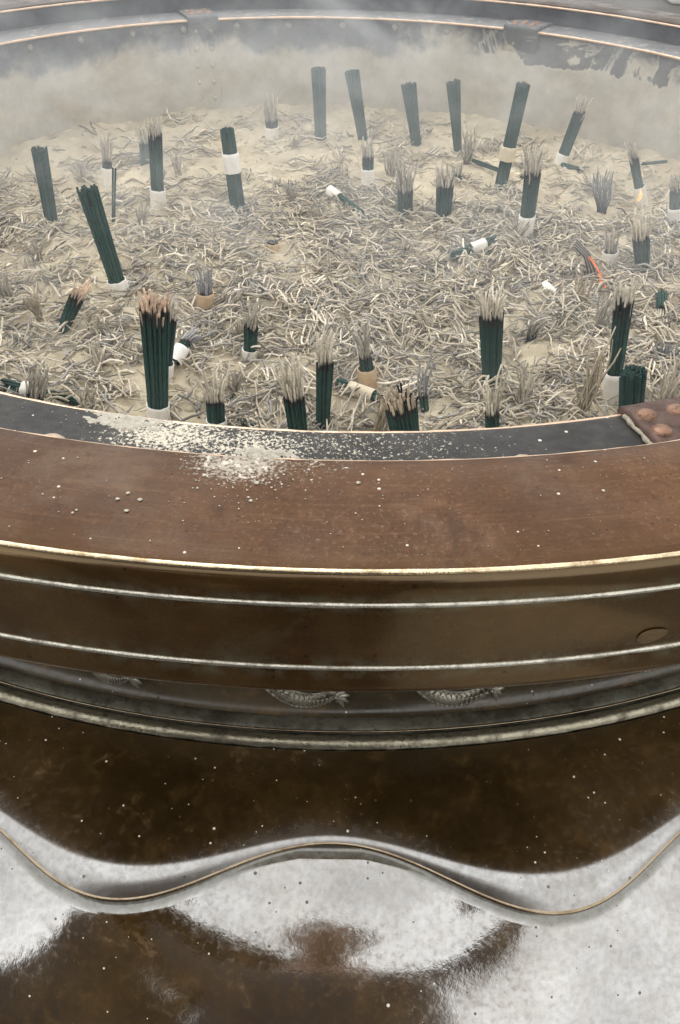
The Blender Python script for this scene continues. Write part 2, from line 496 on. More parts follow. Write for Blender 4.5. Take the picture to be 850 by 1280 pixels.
M_GRIME = m_simple('grey_green_grime', (.12, .125, .10), (.30, .31, .28), 70, .8, .3)
M_COPPER_EDGE = m_metal('rubbed_copper_and_glint', (.72, .52, .38), .35, .7, (.45, .40, .32), .8, .3, 60)
M_COPPER_DULL = m_metal('dusty_copper', (.22, .18, .165), .5, .4, (.30, .27, .24), .6, .3, 70)
M_RIVET_PALE = m_metal('ashy_copper_rivet', (.52, .42, .33), .45, .5, (.30, .24, .18), .6, .3, 200)
M_WELD = m_simple('ashy_weld', (.30, .27, .21), (.50, .46, .37), 200, .8, .5)
M_LEAF = m_simple('ochre_stain', (.095, .058, .020), (.145, .094, .038), 260, .6, .2)
M_ASHPOWDER = m_simple('ash_powder', (.46, .43, .36), (.64, .60, .52), 300, .95, .5)
M_EMBER = m_emit('glowing_ember', (1., .16, .03), (1., .30, .12), 1.1)
M_FLAME = m_emit('flame', (1., .45, .12), (1., .75, .35), 1.4)
M_SKIN = m_simple('skin', (.24, .145, .10), (.30, .18, .13), 20, .5, .05)
M_EYE = m_simple('eye', (.02, .015, .01), (.03, .02, .015), 20, .2, 0)
M_LIP = m_simple('lips', (.35, .13, .11), (.40, .16, .13), 20, .5, 0)
M_HAIR = m_simple('black_hair', (.010, .009, .008), (.018, .015, .013), 60, .5, .2)
M_ADDED_JACKET = m_simple('added_dark_jacket', (.020, .021, .026), (.032, .033, .040), 40, .85, .3)
M_ADDED_TROUSERS = m_simple('added_dark_trousers', (.028, .026, .026), (.045, .042, .040), 40, .9, .3)
M_PHONE = m_simple('phone_case', (.012, .012, .013), (.016, .016, .017), 20, .3, 0)
SMOKE = 1.12
OVER = 14.6
M_BLOCK = m_simple('pale_stone', (.55, .54, .50), (.68, .67, .63), 12, .8, .3)
M_ADDED_SLAB = m_simple('added_pale_slab', (.30, .28, .24), (.40, .38, .33), 12, .8, .3)
M_SOOT = m_simple('sooty_iron', (.045, .047, .054), (.09, .092, .10), 30, .6, .2, .2)


# ================================================================== the burner
burner = thing('incense_burner', tuple(AX), 'huge round bronze incense burner with brown rim, petal-edged belly and ash-filled bowl', 'incense burner')

mb = MB()
lathe(mb, [(.7690, -.0035), (.7694, -.0018), (.772, -.0005), (.80, 0.), (.835, -.0003), (.8535, -.0012), (.8560, -.0022)], n=480)
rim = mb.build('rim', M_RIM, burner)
mb = MB(); lathe(mb, [(.7688, -.046), (.7688, -.0032)], n=480); mb.build('inner_face', M_SOOT, rim)
mb = MB(); ring_tube(mb, .7678, -.0048, .0019, n=480, sides=8, wob=.1); mb.build('inner_edge_glint', M_COPPER_EDGE, rim)  # added bright copper ring in place of the edge's sky highlight
mb = MB(); ring_tube(mb, .8570, -.0034, .0016, n=480, wob=.03); mb.build('lip_bead', M_BRASS, rim)

mb = MB()
lathe(mb, [(.8566, -.0042), (.8586, -.0056), (.8604, -.0088), (.8609, -.0205), (.8604, -.0225), (.8609, -.0245), (.8603, -.046), (.8609, -.0675), (.8604, -.070), (.8609, -.0725), (.8622, -.083), (.8626, -.0868), (.8612, -.0893), (.857, -.091), (.830, -.094), (.795, -.096), (.775, -.099)], n=480)
band = mb.build('outer_band', M_BAND, burner)
for z in (-.0225, -.0700):
    mb = MB(); ring_tube(mb, .8606, z, .0016, n=480, sides=8, wob=.06); mb.build('band_bead', M_BEAD, band)

mb = MB()
lathe(mb, [(.774, -.097), (.7725, -.11), (.7715, -.16), (.7712, -.200), (.7716, -.210), (.7732, -.2175), (.7765, -.2215), (.780, -.2225)], n=480)
neck = mb.build('neck', M_NECK, burner)

# dragon reliefs: a scaly belly tube with claws, low on the neck
def neck_pt(th, z, out):
    return P3(th, .7714 + out, z)

def dragon(th0, span, zb, zt, flip):
    m = MB()
    K = 26
    def mid(t):       # centre line of the scaly body, sagging to the belly
        return th0 + span * (t - .5) * flip, zt - (zt - zb) * math.sin(PI * min(1, t * 1.05)) ** .8
    body = [neck_pt(mid(t)[0], mid(t)[1] + .004, -.0034) for t in np.linspace(0, .82, K)]
    m.tube(body, [.0025 + .0060 * math.sin(PI * min(1, .15 + t * .8)) for t in np.linspace(0, 1, K)], 10)
    for i in range(15):            # belly scales: arcs across the body
        t = .06 + .74 * i / 14
        a, zc = mid(t)
        w = .0018 + .0046 * math.sin(PI * min(1, .15 + t * .9))
        pts = [neck_pt(a + flip * .20 * math.sin(q) , zc + .0045 - w * 1.15 * math.cos(q),   .0030 + .0010 * math.sin(q)) for q in np.linspace(.25, 2.0, 7)]
        m.tube(pts, [.0007] * 7, 6)
    for off, rr_ in ((-.0046, .0011), (-.0018, .0006)):     # ridge lines along the belly
        m.tube([neck_pt(mid(t)[0], mid(t)[1] + .004 + off * (.35 + math.sin(PI * min(1, .15 + t * .9))), .0026) for t in np.linspace(.0, .82, 22)], [rr_] * 22, 7)
    for i in range(12):            # overlapping back scales
        t = .10 + .66 * i / 11
        a, zc = mid(t)
        pts = [neck_pt(a + flip * (.12 + .20 * math.cos(q)), zc + .0085 + .0032 * math.sin(q), .0032) for q in np.linspace(-1.5, 1.5, 6)]
        m.tube(pts, [.00065] * 6, 6)
    a, zc = mid(.84)               # claw: toes fanning from the leg
    for k in range(4):
        ang = (-.95 + .52 * k)
        pts = [neck_pt(a + flip * (.05 + .68 * s * math.cos(ang) / 1.0), zc + .006 + .015 * s * math.sin(ang) - .004 * s * s, .004 * (1 - .6 * s) + .002) for s in np.linspace(0, 1, 7)]
        m.tube(pts, [.0021, .0020, .0019, .0020, .0017, .0012, .0005], 7)
    leg = [neck_pt(mid(.66)[0] + flip * .1, zt + .004, .002), neck_pt(mid(.76)[0], zc + .011, .004), neck_pt(a + flip * .1, zc + .006, .003)]
    m.tube(leg, [.004, .0034, .0028], 8)
    for k in range(3):             # trailing whisker lines
        pts = [neck_pt(mid(0)[0] - flip * (2.0 - .35 * k) * (1 - s) , zt + .003 + .004 * math.sin(s * 3.2 + k) * (1 - .3 * k), .0006) for s in np.linspace(0, 1, 10)]
        m.tube(pts, np.linspace(.0004, .0011, 10), 5)
    m.build('dragon_relief', M_RELIEF, neck)

for th0, span, zb, zt in ((-.75, 4.4, -.2165, -.199), (7.35, 4.8, -.2185, -.199), (-11.3, 3.0, -.2145, -.199), (18.8, 4.6, -.2150, -.199)):
    dragon(th0, span, zb, zt, 1)

mb = MB()
lathe(mb, [(.7795, -.2222), (.7808, -.2219), (.7835, -.2222), (.7878, -.2238), (.7900, -.2252), (.7915, -.2275), (.7925, -.2300)], n=480)
mold = mb.build('molding', M_MOLD, burner)
mb = MB(); ring_tube(mb, .7905, -.2243, .0009, n=480, sides=6); mb.build('crease_line', M_EDGE, mold)
mb = MB(); ring_tube(mb, .7985, -.2262, .0052, n=600, sides=14, wob=.03); mb.build('ring_bead', M_RING, mold)


# ---- petal cover: nearly flat shoulder whose outer edge runs in 20 waves round the burner
NT_ = 1080
THD = np.linspace(-180, 180, NT_ + 1)[:NT_]
SS = np.linspace(0, .2, 801)
AP = np.radians(np.interp(SS, [0, .04, .07, .12], [6, 5, 2.5, 1]))
RP = .8045 + np.concatenate([[0], np.cumsum(np.cos(AP[:-1]) * SS[1])])
ZP = -.2270 - np.concatenate([[0], np.cumsum(np.sin(AP[:-1]) * SS[1])])
tw = 2 * PI * (THD - .75) / 18
SE = 0.0877 -0.0215 * np.cos(tw) +0.0009 * np.cos(2 * tw) -0.0033 * np.cos(tw / 2) +0.0024 * np.sin(tw / 2) -0.0005 * np.sin(tw)
TF = np.clip((SE - SE.min()) / (SE.max() - SE.min()), 0, 1)            # 0 on a wave crest, 1 in a trough
ROLL = .0045 + .0170 * TF ** 1.4
EDROP = .0016 + .0098 * TF ** 1.2
RE = np.interp(SE, SS, RP); ZE = np.interp(SE, SS, ZP) - EDROP


def grid(fn, cols):
    v = np.zeros((NT_, cols, 3))
    a = np.radians(THD)
    for j in range(cols):
        r, z = fn(j)
        v[:, j, 0] = CX + r * np.sin(a); v[:, j, 1] = CY - r * np.cos(a); v[:, j, 2] = z
    i, j = np.meshgrid(np.arange(NT_), np.arange(cols - 1), indexing='ij')
    i2 = (i + 1) % NT_
    f = np.stack([i * cols + j, i * cols + j + 1, i2 * cols + j + 1, i2 * cols + j], -1).reshape(-1, 4)
    m = MB(); m.add(v.reshape(-1, 3), f); return m


us = np.concatenate([np.linspace(0, .60, 10), np.linspace(.64, 1., 40)])

def petal(j):
    s = SE * us[j]
    k = np.clip(1 - (SE - s) / ROLL, 0, 1)
    return np.interp(s, SS, RP), np.interp(s, SS, ZP) - EDROP * k ** 2.3

pm_ = grid(petal, len(us))
pm_.c = [np.repeat(np.clip(1 - (SE[:, None] - SE[:, None] * us[None, :]) / .030, 0, 1).reshape(-1, 1), 3, 1)]
petals = pm_.build('petal_cover', M_PETAL, burner)

def lip(j):
    a = [-.1, .35, .8, 1.2, 1.6, 2.1, 2.6, 3.0][j]
    return RE + .0017 * math.sin(a), ZE - .0017 + .0017 * math.cos(a)
grid(lip, 8).build('petal_edge', M_EDGE, petals)

# ---- belly: swells out from under the petals, slightly lobed to meet them
SB = np.linspace(0, .72, 1441)
AB = np.radians(np.interp(SB, [0, .015, .03, .05, .07, .10, .16, .26, .40, .55, .70], [14, 22, 28, 32, 35.5, 41, 52, 72, 98, 128, 150]))
RB = .8700 + np.concatenate([[0], np.cumsum(np.cos(AB[:-1]) * SB[1])])
ZB = -.2372 - np.concatenate([[0], np.cumsum(np.sin(AB[:-1]) * SB[1])])
MX = int(np.argmax(RB))
S0 = np.interp(RE, RB[:MX], SB[:MX])
GAP = (ZE - .0030) - np.interp(S0, SB, ZB)
dd = np.concatenate([np.linspace(-.006, 0, 4), np.linspace(.0006, .016, 24), np.linspace(.0175, .12, 60), np.linspace(.125, .30, 36)])

def belly(d):
    s = np.clip(S0 + d, -.02, .715)
    r = np.interp(s, SB, RB); z = np.interp(s, SB, ZB)
    ext = np.minimum(S0 + d, 0)                      # just inside the crest: carry on flat
    r = r + ext * .95; z = z - ext * .30
    z = z + GAP * np.clip(1 - np.maximum(d, 0) / .065, 0, 1) ** 1.25
    groove = -.0012 * max(0, 1 - abs(d - .002) / .006) ** 1.4
    return r, z + groove

def under(j): return belly(dd[j])
tail = np.linspace(0, 1, 40)[1:]
s_end = float(S0.max() + .30)
def under2(j):
    if j < len(dd): return belly(dd[j])
    k = tail[j - len(dd)]
    s = (S0 + .30) * (1 - k) + .715 * k
    return np.interp(s, SB, RB), np.interp(s, SB, ZB)
gm = grid(under2, len(dd) + len(tail))
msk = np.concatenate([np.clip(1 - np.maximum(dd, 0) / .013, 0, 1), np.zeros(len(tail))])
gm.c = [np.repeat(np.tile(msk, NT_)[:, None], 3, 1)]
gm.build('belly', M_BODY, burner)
RR, ZZ = RB, ZB

# foot
zf = float(ZZ[-60]); rf = float(RR[-60])
mb = MB()
lathe(mb, [(rf + .02, zf + .01), (rf - .03, zf - .02), (rf - .06, zf - .06), (rf - .02, -1.10), (rf + .05, -1.15), (rf + .06, GROUND), (rf - .08, GROUND)], n=180)
mb.build('foot', M_BODY, burner)

# ---- iron liner
mb = MB()
lathe(mb, [(.6965, -.0375), (.6950, -.0355), (.6965, -.0332), (.7000, -.0326), (.74, -.0326), (.7695, -.0326)], n=480)
liner = mb.build('inner_flange', M_FLANGE, burner)
mb = MB(); ring_tube(mb, .6952, -.0352, .0021, n=480, sides=8, wob=.08); mb.build('flange_lip', M_COPPER_EDGE, liner)
mb = MB()
n = 480
prof = np.array([(.7015, z) for z in np.linspace(-.034, -.30, 40)])
lathe(mb, prof, n=n)
v = mb.v[0]
for i in range(len(v)):         # dents and caked ash
    p = v[i]; q = noise.noise(Vector(p) * 6) * .004 + noise.noise(Vector(p) * 19) * .0022 + noise.noise(Vector(p) * 48) * .001
    k = min(1, max(0, (-.055 - p[2]) / .07)); q = q * (.25 + k) + .006 * k
    dx, dy = p[0] - CX, p[1] - CY; r = math.hypot(dx, dy)
    v[i][0] -= dx / r * q; v[i][1] -= dy / r * q
wall = mb.build('bowl_wall', M_WALL, burner)

def rivet(c, nrm, r, h, mat, parent):
    m = MB(); dome(m, c, nrm, r, h); return m.build('rivet', mat, parent)

def inward(th):
    a = math.radians(th); return (-math.sin(a), math.cos(a), 0)

for th in (-130.1, -138.1, -146.3, -154.3, -162.7, -170.9, -179.2, 172.5, 164.3, 121.8):
    rivet(P3(th, .7005, -.0495), inward(th), .0058, .0038, M_RIVET_ASH, wall)
for th in (-21.5, -13.6, -5.56, 1.71, 9.64, -29.5):
    rivet(P3(th,   .7372, -.0326), (0, 0, 1), .0088, .0040, M_RIVET_PALE, liner)

# riveted splice plates bent over the flange
def plate(th0, th1, down, rows):
    tm = (th0 + th1) / 2
    m = MB(); mat_pts = [(.768, -.0285), (.735, -.0275), (.705, -.0272), (.6955, -.0274), (.6915, -.0292), (.6905, -.0330), (.6930, -.040), (.6965, -.052), (.6982, -.070)]
    if down: mat_pts += [(.6985, -.10), (.698, -.14), (.697, -.19), (.697, -.22)]
    mat_in = [(r + .006, z - .0045) for r, z in mat_pts]
    nu = 13; k = len(mat_pts)
    ths = np.linspace(th0, th1, nu)
    vv = []
    for a in ths:
        e = .0006 * noise.noise(Vector((a * 3, 1, 2)))
        for r, z in mat_pts: vv.append(P3(a, r + e, z + e))
    for a in ths:
        for r, z in mat_in: vv.append(P3(a, r, z))
    f = []
    o2 = nu * k
    for i in range(nu - 1):
        for j in range(k - 1):
            f.append((i * k + j, (i + 1) * k + j, (i + 1) * k + j + 1, i * k + j + 1))
    for i in (0, nu - 1):
        for j in range(k - 1):
            f.append((i * k + j, i * k + j + 1, o2 + i * k + j + 1, o2 + i * k + j))
    for j in (0, k - 1):
        for i in range(nu - 1):
            f.append((i * k + j, (i + 1) * k + j, o2 + (i + 1) * k + j, o2 + i * k + j))
    m.add(vv, f)
    p = m.build('splice_plate', M_COPPER if abs(tm) < 90 else M_WALL, burner)
    for a, r in rows:
        rivet(P3(tm + a, r, -.0274), (0, 0, 1), .0066 if abs(tm) < 90 else .0058, .0026, M_RIVET, p)
    if down:
        for a in (-1.2, 1.2):
            for z in (-.0535, -.0825, -.1115, -.141, -.170):
                rivet(P3(tm + a, .6975, z), inward(tm + a), .0045, .003, M_RIVET_ASH if z > -.06 else M_WALL, p)
    return p

w = plate(16.55, 22.2, False, [(-1.95, .7075), (-.1, .7080), (1.7, .7080), (-2.0, .7265), (0.0, .7275), (1.9, .727), (-1., .75), (1., .75)])
plate(-159.7, -154.9, True, [(-1.35, .712), (-.45, .728), (.4, .744), (1.3, .712), (-1.3, .745), (1.3, .742), (.2, .712)])
plate(149.8, 155.2, False, [(-1.3, .706), (0.3, .722), (-1.1, .722), (1.3, .706), (-1.2, .740), (.4, .740), (1.6, .724)])
# weld seam along the near plate
m = MB()
m.tube([P3(16.45 + .05 * math.sin(i * 1.7), .700 + i * .0046, -.0312) for i in range(16)], [.0016 + .0006 * math.sin(i * 2.3) * math.cos(i * 5.1) for i in range(16)], 8)
m.build('weld_seam', M_WELD, w)
# small glued leaf-shaped patina patch on the outer band
a0 = 12.0
m = MB(); c0 = P3(a0, .8609, -.0625)
out = []
for i in range(28):
    t = 2 * PI * i / 28
    u = .0090 * math.cos(t); vv = .0052 * math.sin(t) * (1 - .25 * math.cos(t))
    out.append(P3(a0 + math.degrees((u * .95 - vv * .25) / .861),   .8612, -.0590 + vv + u * .18))
m.add(out + [P3(a0, .8613, -.0590)], [(i, (i + 1) % 28, 28) for i in range(28)])
m.build('leaf_shaped_stain', M_LEAF, band)


# ================================================================== ash bed
# where bundles still show the paper round their foot: the ash lies lower there
FEET = [(-0.288, 1.008), (-0.295, 1.317), (-0.396, 1.416), (-0.146, 1.684), (0.033, 1.443), (0.263, 1.228), (0.383, 1.583), (0.475, 1.381), (0.368, 1.139), (0.502, 1.287), (-0.188, 0.724), (-0.194, 0.796), (-0.173, 0.972), (-0.107, 0.857), (-0.126, 0.707), (0.027, 0.803), (0.29, 0.785)]
NG = 340
HX = np.linspace(-.72, .72, NG)
RIPPLE = np.zeros((NG, NG))
for i, x in enumerate(HX):
    for j, y in enumerate(HX):
        r = math.hypot(x, y)
        if r > .735: continue
        p = Vector((x, y, .3))
        h = .0110 * noise.noise(p * 8) + .0080 * noise.noise(p * 24 + Vector((4, 1, 0))) + .0058 * noise.noise(p * 52) + .0034 * noise.noise(p * 115)
        far = min(1, max(0, (r - .55) / .15)); far = far * far * (3 - 2 * far)
        h += far * (.016 + .012 * noise.noise(p * 5)) * (1 if y > 0 else .35)
        for fx_, fy_ in FEET:
            q = math.hypot(x + CX - fx_, (y + CY - fy_ + .012) * .8)
            if q < .045:
                k = 1 - max(0, q - .016) / .029; k = min(1, k); h = h * (1 - k) + (min(h, 0) * .3 - .004) * k
        RIPPLE[i, j] = h


def H(x, y):
    """height of the ash surface at world x, y"""
    u = (x - CX + .72) / 1.44 * (NG - 1); w = (y - CY + .72) / 1.44 * (NG - 1)
    u = np.clip(u, 0, NG - 1.001); w = np.clip(w, 0, NG - 1.001)
    i = np.floor(u).astype(int); j = np.floor(w).astype(int); fu = u - i; fw = w - j
    return SAND + (RIPPLE[i, j] * (1 - fu) * (1 - fw) + RIPPLE[i + 1, j] * fu * (1 - fw) + RIPPLE[i, j + 1] * (1 - fu) * fw + RIPPLE[i + 1, j + 1] * fu * fw)


idx = -np.ones((NG, NG), int); vv = []; ff = []
for i in range(NG):
    for j in range(NG):
        if math.hypot(HX[i], HX[j]) < .712:
            idx[i, j] = len(vv); vv.append((CX + HX[i], CY + HX[j], SAND + RIPPLE[i, j]))
for i in range(NG - 1):
    for j in range(NG - 1):
        q = (idx[i, j], idx[i + 1, j], idx[i + 1, j + 1], idx[i, j + 1])
        if min(q) >= 0: ff.append(q)
mb = MB(); mb.add(vv, ff)
bed = mb.build('ash_sand', M_SAND, origin=(CX, CY, SAND))
tag(bed, 'pale sandy bed of incense ash filling the bronze bowl', 'ash', kind='structure')

# --- fallen grey ash strands, far too many to count
K = 6; SIDES = 5
PTS, RAD, CLR = [], [], []
def strand_colour(n):
    base = np.array([.54, .48, .38]); cool = np.array([.36, .345, .32]); pale = np.array([.72, .66, .55]); dk = np.array([.22, .20, .175])
    w = rng.random((n, 1))
    c = np.where(w < .46, base, np.where(w < .68, cool, np.where(w < .88, pale, dk)))
    return c * rng.uniform(.75, 1.2, (n, 1))

def cluster(cx, cy, n, phi, spread, L, lift, tilt, rad=.00122):
    a = phi + rng.normal(0, spread, n)
    l = L * rng.uniform(.5, 1.25, n)
    off = rng.normal(0, .010 + .008 * (spread > .8), (n, 2))
    t = np.linspace(0, 1, K)
    bend = rng.normal(0, .50, n); el = rng.normal(tilt, .16, n)
    ang = a[:, None] + bend[:, None] * (t[None, :] - .4) + rng.normal(0, .055, (n, K))
    ds = l[:, None] / (K - 1)
    x = cx + off[:, 0][:, None] + np.cumsum(np.cos(ang) * ds * np.cos(el)[:, None], 1) - np.cos(a)[:, None] * l[:, None] * .5
    y = cy + off[:, 1][:, None] + np.cumsum(np.sin(ang) * ds * np.cos(el)[:, None], 1) - np.sin(a)[:, None] * l[:, None] * .5
    rel = (rng.random(n) ** 1.5 * lift)[:, None] + np.sin(el)[:, None] * l[:, None] * (t - .5)[None, :] + .0015 * np.sin(t * 5 + rng.random((n, 1)) * 6)
    ok = ((x - CX) ** 2 + (y - CY) ** 2).max(1) < .685 ** 2
    z = H(x, y) + np.maximum(rel, -.0012) + .0006
    r = rad * rng.uniform(.55, 1.2, n)[:, None] * np.interp(t, [0, .1, .85, 1], [.8, 1, 1, .55])[None, :]
    c = strand_colour(n) * (.86 + .36 * rng.random())
    sink_ = 1 - .22 * np.clip((H(x[:, 2], y[:, 2]) * -1 + SAND) / .010, 0, 1)      # strands in the hollows tinted darker in place of shade
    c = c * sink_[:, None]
    PTS.append(np.stack([x, y, z], -1)[ok]); RAD.append(r[ok]); CLR.append(c[ok])

def dens(x, y):
    """how thickly the strands lie: thick in the middle and front, sandy toward the left and the wall"""
    X, Y = x - CX, y - CY
    r = math.hypot(X, Y)
    d = 1.0
    d *= 1 - .80 * min(1, max(0, (Y - .10) / .22))
    d *= 1 - .45 * min(1, max(0, (-.12 - X) / .2)) * (1 if Y > -.35 else .4)
    d *= .85 + .8 * noise.noise(Vector((x * 7, y * 7, 2)))
    if r > .60 and Y > 0: d *= max(0, 1 - (r - .60) / .07)
    return max(.03, min(1, d))

cnt = 0; tries = 0
while cnt < 2150 and tries < 40000:
    tries += 1
    r = .68 * math.sqrt(random.random()); a = random.uniform(0, 2 * PI)
    x, y = CX + r * math.cos(a), CY + r * math.sin(a)
    if abs(x) > .16 + .36 * (y + .1) or random.random() > dens(x, y): continue
    if any(math.hypot(x - fx_, (y - fy_ + .016)) < .024 for fx_, fy_ in FEET): continue
    kind = random.random()
    if kind < .45: cluster(x, y, random.randint(6, 14), random.uniform(0, 2 * PI), .30, random.uniform(.030, .052), .012, .05)
    elif kind < .80: cluster(x, y, random.randint(6, 12), random.uniform(0, 2 * PI), 1.6, random.uniform(.018, .040), .012, .0)
    else: cluster(x, y, random.randint(5, 10), random.uniform(0, 2 * PI), .5, random.uniform(.020, .036), .014, .38)
    cnt += 1

def strands_to_mb(m, pts, rad, col, sides=SIDES):
    n, k, _ = pts.shape
    t = np.gradient(pts, axis=1); t /= np.linalg.norm(t, axis=2, keepdims=True) + 1e-12
    ref = np.array([.12, .21, .97])
    u = np.cross(t, ref); u /= np.linalg.norm(u, axis=2, keepdims=True) + 1e-9
    w = np.cross(t, u)
    a = np.arange(sides) * 2 * PI / sides
    ring = pts[:, :, None, :] + rad[:, :, None, None] * (np.cos(a)[None, None, :, None] * u[:, :, None, :] + np.sin(a)[None, None, :, None] * w[:, :, None, :])
    base = np.arange(n)[:, None, None] * k * sides
    i = np.arange(k - 1)[None, :, None]; j = np.arange(sides)[None, None, :]; j2 = (j + 1) % sides
    f = np.stack(np.broadcast_arrays(base + i * sides + j, base + i * sides + j2, base + (i + 1) * sides + j2, base + (i + 1) * sides + j), -1).reshape(-1, 4)
    if col.ndim == 2: col = np.repeat(col[:, None, :], k, 1)
    m.add(ring.reshape(-1, 3), f, np.repeat(col.reshape(n * k, 3), sides, axis=0))

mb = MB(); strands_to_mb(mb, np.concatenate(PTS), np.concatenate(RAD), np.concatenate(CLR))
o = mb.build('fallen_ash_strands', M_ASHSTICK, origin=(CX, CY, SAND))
tag(o, 'tangled litter of fallen grey and cream ash strands covering the sandy ash', 'ash', kind='stuff')

# small sandy clods between the strands
mb = MB()
for _ in range(1500):
    r = .68 * math.sqrt(random.random()); a = random.uniform(0, 2 * PI)
    x, y = CX + r * math.cos(a), CY + r * math.sin(a)
    if abs(x) > .16 + .36 * (y + .1): continue
    s = random.uniform(.0012, .0048); z = float(H(np.array(x), np.array(y)))
    vs = []; nn = 7
    for q in range(4):
        ph = PI * (q + .5) / 4
        for k in range(nn):
            t = 2 * PI * k / nn; rr = s * math.sin(ph) * random.uniform(.75, 1.25)
            vs.append((x + rr * math.cos(t), y + rr * math.sin(t) * .9, z + s * .8 * math.cos(ph)))
    fs = [(q * nn + k, q * nn + (k + 1) % nn, (q + 1) * nn + (k + 1) % nn, (q + 1) * nn + k) for q in range(3) for k in range(nn)] + [tuple(range(nn))[::-1]]
    mb.add(vs, fs)
tag(mb.build('ash_clods', M_SAND, origin=(CX, CY, SAND)), 'crumbly little clods of pale ash scattered over the bowl', 'ash', kind='stuff')


# ================================================================== incense
G_INC = 'incense bundles standing in the ash'
G_LYING = 'burnt bundles lying in the ash'
G_TUFT = 'tufts of burnt ash strands standing in the bowl'
GREEN = np.array([.015, .062, .052])


def hexpack(n_across):
    pts = []
    k = int(n_across / 2) + 1
    for i in range(-k, k + 1):
        for j in range(-k, k + 1):
            x = i + .5 * j; y = j * .866
            if x * x + y * y <= (n_across / 2 - .45) ** 2 + .01: pts.append((x, y))
    p = np.array(pts) / max(.5, n_across / 2)
    return p


def frame_of(d):
    d = Vector(d).normalized()
    u = Vector((1, 0, 0)); u = (u - d * u.dot(d))
    if u.length < .2: u = Vector((0, 0, 1)) - d * d.z
    u.normalize(); return d, u, d.cross(u)


